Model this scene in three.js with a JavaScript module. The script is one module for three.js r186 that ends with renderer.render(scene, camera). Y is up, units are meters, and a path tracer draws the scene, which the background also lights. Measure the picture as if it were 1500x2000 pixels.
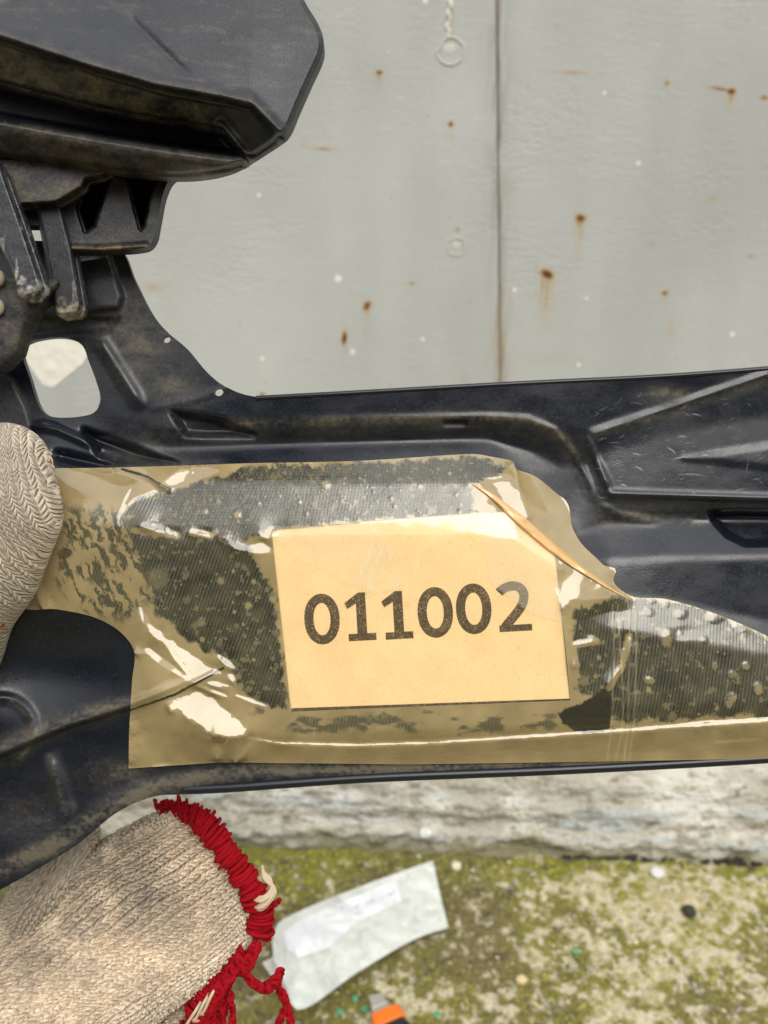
import * as THREE from 'three';
import { mergeGeometries, mergeVertices } from 'three/addons/utils/BufferGeometryUtils.js';
import { MarchingCubes } from 'three/addons/objects/MarchingCubes.js';
import { RoundedBoxGeometry } from 'three/addons/geometries/RoundedBoxGeometry.js';

// ---------------------------------------------------------------- camera, sky, sun, exposure
const scene = new THREE.Scene();
const FOV = 62, PITCH = 20 * Math.PI / 180, CAM_H = 0.60;
const camera = new THREE.PerspectiveCamera(FOV, 0.75, 0.01, 60);
camera.position.set(0, CAM_H, 0);
camera.rotation.set(-PITCH, 0, 0);
camera.focus = 0.285;
camera.userData.fStop = 12;

const renderer = new THREE.WebGLRenderer({ antialias: true });
renderer.toneMapping = THREE.LinearToneMapping;
renderer.toneMappingExposure = 1.46;
renderer.shadowMap.enabled = true;

{ // overcast sky, three times brighter overhead than at the horizon
  const W = 128, H = 64, d = new Float32Array(W * H * 4);
  for (let j = 0; j < H; j++) {
    const el = ((j + 0.5) / H - 0.5) * Math.PI;
    const L = el > 0 ? 1.25 * (1 + 2 * Math.sin(el)) / 3 : 0.16;
    for (let i = 0; i < W; i++) d.set([L * 0.97, L * 0.985, L * 1.02, 1], (j * W + i) * 4);
  }
  const t = new THREE.DataTexture(d, W, H, THREE.RGBAFormat, THREE.FloatType);
  t.mapping = THREE.EquirectangularReflectionMapping; t.magFilter = THREE.LinearFilter; t.needsUpdate = true;
  scene.background = t; scene.environment = t;
}
const sun = new THREE.DirectionalLight(0xfffaf0, 1.4);
{
  const el = 48 * Math.PI / 180, az = 19 * Math.PI / 180;
  sun.position.set(Math.sin(az) * Math.cos(el) * 3, Math.sin(el) * 3, Math.cos(az) * Math.cos(el) * 3);
  sun.target.position.set(0, 0, -0.3); sun.position.add(sun.target.position);
  sun.castShadow = true; sun.shadow.radius = 66; sun.shadow.mapSize.set(2048, 2048);
  const c = sun.shadow.camera; c.left = c.bottom = -1.2; c.right = c.top = 1.2; c.near = 0.1; c.far = 8;
  scene.add(sun, sun.target);
}

// ---------------------------------------------------------------- helpers
let seed_ = 12345;
function rnd() { seed_ = (seed_ + 0x6d2b79f5) | 0; let t = Math.imul(seed_ ^ (seed_ >>> 15), 1 | seed_); t = (t + Math.imul(t ^ (t >>> 7), 61 | t)) ^ t; return ((t ^ (t >>> 14)) >>> 0) / 4294967296; }
const rr = (a, b) => a + (b - a) * rnd();
const clamp = (x, a = 0, b = 1) => x < a ? a : x > b ? b : x;
const ss = (a, b, x) => { const t = clamp((x - a) / (b - a)); return t * t * (3 - 2 * t); };
const mix = (a, b, t) => a + (b - a) * t;
const mix3 = (a, b, t) => [mix(a[0], b[0], t), mix(a[1], b[1], t), mix(a[2], b[2], t)];
const lin = (c) => { c /= 255; return c <= 0.04045 ? c / 12.92 : Math.pow((c + 0.055) / 1.055, 2.4); };
const lin3 = (c) => [lin(c[0]), lin(c[1]), lin(c[2])];
const PERM = new Float32Array(65536); for (let i = 0; i < 65536; i++) PERM[i] = rnd() * 2 - 1;
const hsh = (x, y) => PERM[(Math.imul(x, 374761393) ^ Math.imul(y, 668265263) ^ ((x * 31 + y * 17) << 3)) >>> 7 & 65535];
function noise(x, y) {
  const ix = Math.floor(x), iy = Math.floor(y); let fx = x - ix, fy = y - iy;
  fx = fx * fx * (3 - 2 * fx); fy = fy * fy * (3 - 2 * fy);
  const a = hsh(ix, iy), b = hsh(ix + 1, iy), c = hsh(ix, iy + 1), d = hsh(ix + 1, iy + 1);
  return a + (b - a) * fx + (c - a + (a - b - c + d) * fx) * fy;
}
function fbm(x, y, o = 4) { let s = 0, a = 0.5; for (let i = 0; i < o; i++) { s += a * noise(x, y); x = x * 2.03 + 17.1; y = y * 2.03 + 5.7; a *= 0.5; } return s; }
function tex(w, h, fn, srgb) { // fn(i, j) with j downward from the top; returns 0..255 triple or a number 0..1
  const d = new Uint8Array(w * h * 4);
  for (let j = 0; j < h; j++) for (let i = 0; i < w; i++) {
    const c = fn(i, j), o = ((h - 1 - j) * w + i) * 4;
    if (typeof c === 'number') { d[o] = d[o + 1] = d[o + 2] = clamp(c) * 255; } else { d[o] = clamp(c[0], 0, 255); d[o + 1] = clamp(c[1], 0, 255); d[o + 2] = clamp(c[2], 0, 255); }
    d[o + 3] = 255;
  }
  const t = new THREE.DataTexture(d, w, h, THREE.RGBAFormat); t.magFilter = t.minFilter = THREE.LinearFilter;
  if (srgb) t.colorSpace = THREE.SRGBColorSpace; t.needsUpdate = true; return t;
}
const tiled = (t, r, mode = THREE.RepeatWrapping) => { t.wrapS = t.wrapT = mode; t.repeat.set(r, r); return t; };
function segd(px, py, a, b) { const dx = b[0] - a[0], dy = b[1] - a[1], l = dx * dx + dy * dy; let t = l ? ((px - a[0]) * dx + (py - a[1]) * dy) / l : 0; t = clamp(t); return [Math.hypot(px - a[0] - t * dx, py - a[1] - t * dy), t]; }
function sdPoly(P) {
  let x0 = 1e9, x1 = -1e9, y0 = 1e9, y1 = -1e9; for (const p of P) { x0 = Math.min(x0, p[0]); x1 = Math.max(x1, p[0]); y0 = Math.min(y0, p[1]); y1 = Math.max(y1, p[1]); }
  const f = (x, y) => {
    let d = 1e18, s = 1;
    for (let i = 0, j = P.length - 1; i < P.length; j = i++) {
      const ax = P[i][0], ay = P[i][1], ex = P[j][0] - ax, ey = P[j][1] - ay, wx = x - ax, wy = y - ay;
      const t = clamp((wx * ex + wy * ey) / (ex * ex + ey * ey)), bx = wx - ex * t, by = wy - ey * t, q = bx * bx + by * by; if (q < d) d = q;
      const c1 = y >= ay, c2 = y < P[j][1], c3 = ex * wy > ey * wx; if ((c1 && c2 && c3) || (!c1 && !c2 && !c3)) s = -s;
    }
    return s * Math.sqrt(d);
  };
  f.box = [x0, y0, x1, y1]; return f;
}
function curvePts(P, n, closed = false, tension = 0.5) { const c = new THREE.CatmullRomCurve3(P.map((p) => new THREE.Vector3(p[0], p[1], p[2] || 0)), closed, 'centripetal', tension); return c.getSpacedPoints(n).map((v) => [v.x, v.y, v.z]); }
function pline(P) { return (x, y) => { let d = 1e9, at = 0; for (let i = 0; i + 1 < P.length; i++) { const [q, t] = segd(x, y, P[i], P[i + 1]); if (q < d) { d = q; at = (i + t) / (P.length - 1); } } return [d, at]; }; }
function lerpTab(T, x, k) { if (x <= T[0][0]) return T[0][k]; for (let i = 0; i + 1 < T.length; i++) if (x <= T[i + 1][0]) { const t = (x - T[i][0]) / (T[i + 1][0] - T[i][0]); return mix(T[i][k], T[i + 1][k], t); } return T[T.length - 1][k]; }
const used = {};
function numbered(n) { used[n] = (used[n] ?? -1) + 1; return used[n] ? n + '_' + String(used[n]).padStart(3, '0') : n; }
function tag(o, label, category, group, kind) { if (label) o.userData.label = label; if (category) o.userData.category = category; if (group) o.userData.group = group; if (kind) o.userData.kind = kind; return o; }
function thing(name, label, category, group) { const g = new THREE.Group(); g.name = numbered(name); scene.add(g); return tag(g, label, category, group); }
function part(name, geo, mat, parent = scene, label) { const m = new THREE.Mesh(geo, mat); m.name = parent === scene ? numbered(name) : name; m.castShadow = m.receiveShadow = true; parent.add(m); if (label) m.userData.label = label; return m; }

// view frame: photograph coordinates (1500 x 2000) and a depth give a point
const T = Math.tan(FOV * Math.PI / 360), D0 = 0.28, PX = T * D0 / 1000;      // PX: metres per unit on the panel's face
const F = new THREE.Vector3(0, -Math.sin(PITCH), -Math.cos(PITCH)), R = new THREE.Vector3(1, 0, 0), U = new THREE.Vector3(0, Math.cos(PITCH), -Math.sin(PITCH)), C = camera.position.clone();
const ray = (u, v) => F.clone().addScaledVector(R, (u - 750) / 1000 * T).addScaledVector(U, (1000 - v) / 1000 * T);
const onPlane = (u, v, p, n) => { const d = ray(u, v); return C.clone().addScaledVector(d, p.clone().sub(C).dot(n) / d.dot(n)); };
const UP = new THREE.Vector3(0, 1, 0), onGround = (u, v) => onPlane(u, v, new THREE.Vector3(), UP);
// panel frame: group at the panel's face, x right, y up, z toward the viewer; loc() gives local metres for a spot at height z (metres)
const frameOf = (g) => { g.position.copy(C).addScaledVector(F, D0); g.rotation.set(-PITCH, 0, 0); return g; };
const loc = (u, v, z) => [(u - 750) / 1000 * T * (D0 - z), (1000 - v) / 1000 * T * (D0 - z), z];

// a moulded sheet: outline sdf(u,v) < 0, height z(u,v) in metres, given thickness
function sheet({ sdf, z, box, step, thick = 0.003, draft = 0, color, uvBox = [0, 0, 1000, 1000] }) {
  const [u0, v0, u1, v1] = box, nx = Math.ceil((u1 - u0) / step), ny = Math.ceil((v1 - v0) / step), W = nx + 1;
  const keep = new Uint8Array(nx * ny), cnt = new Uint8Array(W * (ny + 1));
  for (let j = 0; j < ny; j++) for (let i = 0; i < nx; i++) if (sdf(u0 + (i + 0.5) * step, v0 + (j + 0.5) * step) < 0) { keep[j * nx + i] = 1; for (const k of [0, 1, W, W + 1]) cnt[j * W + i + k]++; }
  const id = new Int32Array(W * (ny + 1)).fill(-1), uv2 = []; let n = 0;
  for (let j = 0; j <= ny; j++) for (let i = 0; i <= nx; i++) {
    const k = j * W + i; if (!cnt[k]) continue;
    let x = u0 + i * step, y = v0 + j * step;
    if (cnt[k] < 4) for (let it = 0; it < 3; it++) { const s = sdf(x, y), gx = sdf(x + 0.5, y) - sdf(x - 0.5, y), gy = sdf(x, y + 0.5) - sdf(x, y - 0.5), g = Math.hypot(gx, gy) || 1; const m = clamp(s, -step, step); x -= m * gx / g; y -= m * gy / g; }
    id[k] = n++; uv2.push(x, y);
  }
  const pos = [], col = [], uv = [], idx = [];
  const add = (x, y, zz, dark) => { const p = loc(x, y, zz); pos.push(...p); uv.push((750 + p[0] / PX - uvBox[0]) / (uvBox[2] - uvBox[0]), 1 - (1000 - p[1] / PX - uvBox[1]) / (uvBox[3] - uvBox[1])); if (color) col.push(...color(x, y)); return pos.length / 3 - 1; };
  const zs = [];
  for (let k = 0; k < n; k++) { const zz = z(uv2[2 * k], uv2[2 * k + 1]); zs.push(zz); add(uv2[2 * k], uv2[2 * k + 1], zz); }
  const edge = new Map(), tri = (a, b, c) => { idx.push(a, b, c); for (const [p, q] of [[a, b], [b, c], [c, a]]) { const r = q * n + p; if (edge.has(r)) edge.delete(r); else edge.set(p * n + q, [p, q]); } };
  for (let j = 0; j < ny; j++) for (let i = 0; i < nx; i++) if (keep[j * nx + i]) { const a = id[j * W + i], b = id[j * W + i + 1], c = id[(j + 1) * W + i], d = id[(j + 1) * W + i + 1]; tri(a, c, d); tri(a, d, b); }
  const g0 = new THREE.BufferGeometry(); g0.setAttribute('position', new THREE.Float32BufferAttribute(pos, 3)); g0.setIndex(idx.slice()); g0.computeVertexNormals();
  const nor = Array.from(g0.attributes.normal.array);
  if (thick > 0) {
    const inn = new Map(), push = (k, x, y) => { const a = inn.get(k) ?? [0, 0]; a[0] += x; a[1] += y; inn.set(k, a); };
    for (const [p, q] of edge.values()) { const A = loc(uv2[2 * p], uv2[2 * p + 1], zs[p]), B = loc(uv2[2 * q], uv2[2 * q + 1], zs[q]), ex = B[0] - A[0], ey = B[1] - A[1], l = Math.hypot(ex, ey) || 1; push(p, -ey / l, ex / l); push(q, -ey / l, ex / l); }
    const bot = (k, P) => { const a = inn.get(k), l = Math.hypot(a[0], a[1]) || 1; return [P[0] + a[0] / l * draft, P[1] + a[1] / l * draft]; };
    for (const [p, q] of edge.values()) {
      const x0 = uv2[2 * p], y0 = uv2[2 * p + 1], x1 = uv2[2 * q], y1 = uv2[2 * q + 1];
      const k = pos.length / 3, A = loc(x0, y0, zs[p]), B = loc(x1, y1, zs[q]), sp = -thick, A2 = bot(p, A), B2 = bot(q, B);
      for (const [x, y, zz, base] of [[x0, y0, zs[p], A], [x1, y1, zs[q], B], [x0, y0, zs[p] + sp, A2], [x1, y1, zs[q] + sp, B2]]) { pos.push(base[0], base[1], zz); uv.push((750 + (base[0] + .7 * zz) / PX - uvBox[0]) / (uvBox[2] - uvBox[0]), 1 - (1000 - (base[1] + .7 * zz) / PX - uvBox[1]) / (uvBox[3] - uvBox[1])); if (color) col.push(...(base === A || base === B ? color(x, y) : [.03, .032, .038])); }
      const ex = B[0] - A[0], ey = B[1] - A[1], l = Math.hypot(ex, ey) || 1; for (let m = 0; m < 4; m++) nor.push(ey / l, -ex / l, 0);
      idx.push(k, k + 2, k + 1, k + 1, k + 2, k + 3);
    }
    const k0 = pos.length / 3; for (let k = 0; k < n; k++) { const Q = inn.has(k) ? bot(k, [pos[3 * k], pos[3 * k + 1]]) : [pos[3 * k], pos[3 * k + 1]]; pos.push(Q[0], Q[1], zs[k] - thick); uv.push(uv[2 * k], uv[2 * k + 1]); nor.push(-nor[3 * k], -nor[3 * k + 1], -nor[3 * k + 2]); if (color) col.push(col[3 * k], col[3 * k + 1], col[3 * k + 2]); }
    const m = g0.index.array; for (let k = 0; k < m.length; k += 3) idx.push(k0 + m[k], k0 + m[k + 2], k0 + m[k + 1]);
  }
  const g = new THREE.BufferGeometry(); g.setAttribute('position', new THREE.Float32BufferAttribute(pos, 3)); g.setAttribute('normal', new THREE.Float32BufferAttribute(nor, 3)); g.setAttribute('uv', new THREE.Float32BufferAttribute(uv, 2));
  if (color) g.setAttribute('color', new THREE.Float32BufferAttribute(col, 3)); g.setIndex(idx); return g;
}
function tube(P, r, seg = 6, per = 3) { const c = new THREE.CatmullRomCurve3(P.map((p) => new THREE.Vector3(...p))); return new THREE.TubeGeometry(c, Math.max(4, Math.round(P.length * per)), r, seg, false); }
const basic = (g) => { g.deleteAttribute('uv'); return g; };
class Grid { // sampled field over photograph units
  constructor(u0, v0, u1, v1, s, fn) { Object.assign(this, { u0, v0, s, nx: Math.ceil((u1 - u0) / s) + 1, ny: Math.ceil((v1 - v0) / s) + 1 }); this.d = new Float32Array(this.nx * this.ny); if (fn) this.each(fn); }
  each(fn) { for (let j = 0; j < this.ny; j++) for (let i = 0; i < this.nx; i++) this.d[j * this.nx + i] = fn(this.u0 + i * this.s, this.v0 + j * this.s, this.d[j * this.nx + i]); return this; }
  blur(r, times = 2) { const { nx, ny } = this; for (let t = 0; t < times; t++) { for (const [n, m, sa, sb] of [[nx, ny, 1, nx], [ny, nx, nx, 1]]) { const row = new Float32Array(n); for (let b = 0; b < m; b++) { let acc = 0; for (let k = -r; k <= r; k++) acc += this.d[b * sb + clamp(k, 0, n - 1) * sa]; for (let a = 0; a < n; a++) { row[a] = acc / (2 * r + 1); acc += this.d[b * sb + clamp(a + r + 1, 0, n - 1) * sa] - this.d[b * sb + clamp(a - r, 0, n - 1) * sa]; } for (let a = 0; a < n; a++) this.d[b * sb + a * sa] = row[a]; } } } return this; }
  clone() { const g = Object.assign(Object.create(Grid.prototype), this); g.d = this.d.slice(); return g; }
  at(u, v) { const x = clamp((u - this.u0) / this.s, 0, this.nx - 1.001), y = clamp((v - this.v0) / this.s, 0, this.ny - 1.001), i = Math.floor(x), j = Math.floor(y), fx = x - i, fy = y - j, k = j * this.nx + i, d = this.d; return mix(mix(d[k], d[k + 1], fx), mix(d[k + this.nx], d[k + this.nx + 1], fx), fy); }
}

// ---------------------------------------------------------------- setting: wall, ledge, ground
const GA = onGround(420, 1650), GB = onGround(1500, 1692);
const E1 = GB.clone().sub(GA).normalize(), WN = new THREE.Vector3().crossVectors(E1, UP);            // along the wall, and out of it
if (WN.z < 0) WN.negate();
const LEDGE = 0.085, W0 = GA.clone().lerp(GB, 0.3).addScaledVector(WN, -LEDGE); W0.y = 0;
const WM = new THREE.Matrix4().makeBasis(E1, UP, WN).setPosition(W0);
const wallAt = (u, v) => { const p = onPlane(u, v, W0, WN).sub(W0); return [p.dot(E1), p.y]; };
const seamTop = wallAt(970, 0), seamBot = wallAt(977, 745);
const seamX = (b) => mix(seamBot[0], seamTop[0], (b - seamBot[1]) / (seamTop[1] - seamBot[1]));
{
  const S = 2048, X0 = -0.55, Y0 = 0.05, M = 1.1, toT = (a, b) => [(a - X0) / M * S, (1 - (b - Y0) / M) * S];
  const pxm = S / M, k = pxm * (wallAt(800, 300)[0] - wallAt(700, 300)[0]) / 100;     // texels per photograph unit
  const base = new Float32Array(S * S), rust = new Float32Array(S * S), wht = new Float32Array(S * S);
  for (let j = 0; j < S; j++) for (let i = 0; i < S; i++) base[j * S + i] = fbm(i / 260, j / 330, 5) * 0.55 + noise(i / 3.1, j / 3.1) * 0.06 + noise(i / 40, j / 300) * 0.12;
  const dab = (arr, u, v, ru, rv, amt, drip = 0, ang = 0) => {
    const [cx, cy] = toT(...wallAt(u, v)), a = ru * k, b = rv * k, L = drip * k, ca = Math.cos(ang), sa = Math.sin(ang), ext = Math.max(a, b) * 3;
    for (let j = Math.floor(cy - ext); j < cy + ext + L; j++) for (let i = Math.floor(cx - ext); i < cx + ext; i++) {
      if (i < 0 || j < 0 || i >= S || j >= S) continue;
      const dx = i - cx, dy = j - cy, x = (dx * ca + dy * sa) / a, y = (-dx * sa + dy * ca) / b, n = 0.5 * noise(i / 4 + u, j / 4) + 0.3 * noise(i / 11, j / 11 + v);
      let q = Math.exp(-(x * x + y * y) * (1 + n)) * (1 + 0.5 * n);
      if (L && dy > 0) q = Math.max(q, 0.58 * Math.exp(-Math.pow(dx / (a * 0.9), 2)) * Math.pow(1 - clamp(dy / L), 1.3) * (0.8 + 0.5 * noise(i / 2.5, j / 25)));
      arr[j * S + i] = Math.max(arr[j * S + i], amt * q);
    }
  };
  for (const a of [[740, 141, 8, 4, .85, 40], [880, 242, 5, 5, .9, 50], [1428, 178, 9, 6, 1, 60], [1405, 173, 24, 3, .7, 0, .15], [1492, 190, 8, 4, .8], [1302, 162, 6, 5, .6], [1120, 141, 38, 3, .45, 0, .05], [1133, 426, 10, 8, 1, 110, .2], [1068, 535, 16, 9, 1, 160, .5], [716, 597, 7, 11, .95, 90, .5], [672, 660, 6, 16, .95, 60, .1], [804, 553, 7, 4, .5], [630, 290, 26, 3, .5, 0, .08], [590, 283, 6, 5, .3], [1298, 572, 7, 5, .8, 30], [1272, 474, 5, 5, .45], [1466, 500, 11, 4, .4], [1395, 385, 26, 5, .35, 0, -.4], [1004, 368, 6, 4, .35], [893, 448, 6, 5, .5], [1310, 640, 7, 20, .22], [512, 770, 7, 5, .7], [905, 735, 5, 14, .3], [1060, 700, 60, 12, .12], [880, 40, 7, 26, .3], [298, 560, 26, 10, .3], [355, 470, 12, 8, .16]]) dab(rust, ...a);
  for (let q = 0; q < 70; q++) dab(rust, rr(340, 1500), rr(0, 760), rr(1, 2.6), rr(1, 2.6), rr(.2, .6));
  for (const [u, v, r] of [[660, 543, 9], [688, 686, 7], [1246, 318, 5], [505, 380, 5], [1145, 582, 4], [1430, 652, 6], [512, 700, 6], [825, 662, 5], [1130, 712, 5], [1180, 180, 4], [830, 0, 6], [1004, 565, 5]]) dab(wht, u, v, r, r, .9);
  for (const [u, v, l] of [[930, 230, 34], [870, 315, 40], [1020, 180, 12], [780, 190, 30], [690, 590, 30], [750, 250, 26]]) dab(wht, u, v, l, 1.4, .5, 0, .03);
  for (let q = 0; q < 160; q++) dab(wht, rr(340, 1500), rr(0, 760), rr(1, 2), rr(1, 2), rr(.3, .8));
  const seamPix = []; for (let j = 0; j < S; j++) seamPix.push(toT(seamX(Y0 + M * (1 - j / S)), 0)[0]);
  const map = tex(S, S, (i, j) => {
    const n = base[j * S + i], o = j * S + i; let c = [186 + n * 30, 188 + n * 29, 185 + n * 27];
    const d = Math.abs(i - seamPix[j]) / k, vv = 1 - j / S, low = ss(seamBot[1] + .1, seamBot[1] + .005, Y0 + M * vv);
    c = mix3(c, [96, 68, 36], clamp(Math.exp(-Math.pow(d / (3.2 + 3.4 * low), 2)) * (0.75 + 0.5 * noise(3, j / 30)) + 0.25 * Math.exp(-d / 12) * (0.5 + noise(i / 5, j / 40))));
    const q = clamp(rust[o] + 0.85 * Math.exp(-d / 6) * low * (.7 + .6 * noise(7, j / 24))); c = mix3(c, [184, 164, 128], clamp(q * 1.5)); c = mix3(c, [128, 76, 30], clamp(q * 1.9 - .55)); c = mix3(c, [76, 44, 24], clamp(q * 2.6 - 1.7));
    return mix3(c, [236, 236, 228], ss(.35, .6, wht[o]) * .9);
  }, true);
  map.wrapS = map.wrapT = THREE.MirroredRepeatWrapping; map.repeat.set(1 / M, 1 / M); map.offset.set(-X0 / M, -Y0 / M);
  const BS = 1024, bump = tiled(tex(BS, BS, (i, j) => {
    const p = (x) => Math.min(x, BS - x) / 60, w = clamp(Math.min(p(i), p(j)));
    return 0.5 + w * (0.42 * fbm(i / 15, j / 8, 4) * (0.35 + 0.9 * ss(-.25, .35, fbm(i / 210 + 4, j / 210, 2))) + 0.16 * fbm(i / 60, j / 40, 2));
  }), 1 / 0.3, THREE.MirroredRepeatWrapping);
  const paint = new THREE.MeshStandardMaterial({ map, roughness: 0.5, bumpMap: bump, bumpScale: 0.0005 });
  const rustM = new THREE.MeshStandardMaterial({ color: new THREE.Color().setRGB(...lin3([74, 52, 34])), roughness: 0.95 });
  const wall = thing('steel_wall', 'grey painted sheet steel wall with rust spots behind the black panel', 'wall');
  wall.applyMatrix4(WM);
  const gap = 0.0011, H = 2.1;
  const plate = (l0, l1, r0, r1) => { const s = new THREE.Shape([[l0, 0.04], [r0, 0.04], [r1, H], [l1, H]].map((p) => new THREE.Vector2(...p))); const g = new THREE.ExtrudeGeometry(s, { depth: 0.003, bevelEnabled: true, bevelThickness: 0.0006, bevelSize: 0.0006, bevelSegments: 2 }); g.translate(0, 0, -0.0036); return g; };
  part('steel_sheet', plate(-2.2, -2.2, seamX(.04) - gap, seamX(H) - gap), paint, wall);
  part('steel_sheet', plate(seamX(.04) + gap, seamX(H) + gap, 2.2, 2.2), paint, wall);
  part('frame_bar', new THREE.BoxGeometry(0.1, 2.1, 0.03).translate(seamX(.9), 1.05, -0.02), rustM, wall);
  // weld marks: rings of raised paint with a run above
  const ring = (u, v, r, name) => { const [a, b] = wallAt(u, v), s = r * k / pxm, P = []; for (let q = 0; q <= 26; q++) { const t = q / 26 * 6.283; P.push([a + s * (1 + .22 * noise(q * .6, u)) * Math.cos(t), b + s * Math.sin(t), 0.0003]); } const g = basic(tube(P, s * 0.07, 6, 2)); const g2 = basic(new THREE.SphereGeometry(s * 0.5, 14, 10).scale(1.1, .8, 0.07).translate(a - s * .1, b + s * .15, 0)); part(name, mergeGeometries([g, g2]), weldM, wall); };
  const weldM = new THREE.MeshStandardMaterial({ color: new THREE.Color().setRGB(...lin3([204, 205, 196])), roughness: 0.38 });
  ring(880, 100, 23, 'weld_mark'); ring(892, 482, 17, 'weld_mark');
  const P = []; for (let q = 0; q < 9; q++) { const [a, b] = wallAt(877 + 4 * noise(q, 3), 2 + q * 8.5); P.push([a, b, 0.0002]); }
  P.forEach(([a, b], q) => part('weld_bead', new THREE.SphereGeometry(0.0016 + .0007 * noise(q, 9), 10, 8).scale(1, 1.7, .6).translate(a, b, 0), weldM, wall));
}
{ // rough cement ledge at the foot of the wall
  const prof = curvePts([[-0.002, 0.0745], [0.02, 0.073], [0.044, 0.069], [0.054, 0.060], [0.058, 0.047], [0.067, 0.041], [0.069, 0.024], [0.078, 0.016], [0.080, 0.006], [0.088, -0.006]], 64);
  const xs = []; for (let x = -2; x < -0.6; x += 0.1) xs.push(x); for (let x = -0.6; x < 0.65; x += 0.0028) xs.push(x); for (let x = 0.7; x < 2; x += 0.1) xs.push(x);
  const pos = [], uv = [], idx = [], n = prof.length;
  xs.forEach((x, i) => prof.forEach((p, j) => {
    const s = j / (n - 1), f = 0.010 * fbm(x * 14, s * 5, 3) + 0.006 * fbm(x * 60 + 9, s * 16, 3) + 0.0045 * (Math.abs(fbm(x * 34, s * 44 + 3, 2)) - .2) * ss(.35, .6, s);
    const e = ss(0, .06, s) * ss(1.02, .9, s);
    pos.push(x, p[1] + f * e * (1 - s) , p[0] + f * e * (0.3 + s)); uv.push(x, s * 0.14);
    if (i && j) { const a = (i - 1) * n + j - 1; idx.push(a, a + 1, a + n, a + 1, a + n + 1, a + n); }
  }));
  const g = new THREE.BufferGeometry(); g.setAttribute('position', new THREE.Float32BufferAttribute(pos, 3)); g.setAttribute('uv', new THREE.Float32BufferAttribute(uv, 2)); g.setIndex(idx); g.computeVertexNormals();
  const W = 2048, H = 320, sc = 0.9 / W;
  const map = tex(W, H, (i, j) => {
    const x = i * sc, s = 1 - j / H, n = fbm(x * 22, s * 3, 5), m = fbm(x * 70 + 7, s * 26, 4), st = fbm(x * 9 + 3, s * 30, 4), f = noise(i / 2.2, j / 2.2);
    let c = mix3([180, 174, 158], [213, 209, 197], ss(-.3, .35, n + .4 * m));
    c = mix3(c, [176, 184, 186], ss(.0, .3, st) * ss(.35, .55, s) * .7);
    c = mix3(c, [112, 104, 84], ss(.16, .44, m + .25 * st) * .5);
    c = mix3(c, [110, 104, 72], ss(.8, .98, s + .25 * n) * .8);
    c = mix3(c, [96, 88, 70], ss(.4, .47, fbm(x * 120, s * 60 + 8, 3)) * .6);
    return [c[0] + f * 12, c[1] + f * 12, c[2] + f * 12];
  }, true);
  map.wrapS = map.wrapT = THREE.MirroredRepeatWrapping; map.repeat.set(1 / 0.9, 1 / 0.14); map.offset.set(0.5, 0);
  const bump = tiled(tex(512, 512, (i, j) => 0.5 + .5 * fbm(i / 14, j / 14, 5)), 1 / 0.12, THREE.MirroredRepeatWrapping);
  const m = part('concrete_ledge', g, new THREE.MeshStandardMaterial({ map, roughness: 0.95, bumpMap: bump, bumpScale: 0.0035 }));
  m.applyMatrix4(WM); tag(m, 'rough pale cement ledge along the foot of the grey steel wall', 'ledge');
}
const groundH = (x, z) => 0.0035 * fbm(x * 22, z * 22, 3) + 0.0022 * fbm(x * 95 + 4, z * 95, 3);
function cover(x, y) { // y: metres away from the camera's foot; bare: how free of moss the concrete is
  const toWall = (x - W0.x) * WN.x + (-y - W0.z) * WN.z - LEDGE, big = fbm(x * 11 + 3, y * 11, 3), n = fbm(x * 60, y * 60, 5), d = fbm(x * 170 + 6, y * 170, 4);
  return { toWall, big, n, d, bare: ss(-.14, .34, n * .6 + d * .62 + big * .5 + .24 * ss(-.1, .22, x) - .12 - .4 * ss(.035, .0, toWall)) };
}
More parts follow.
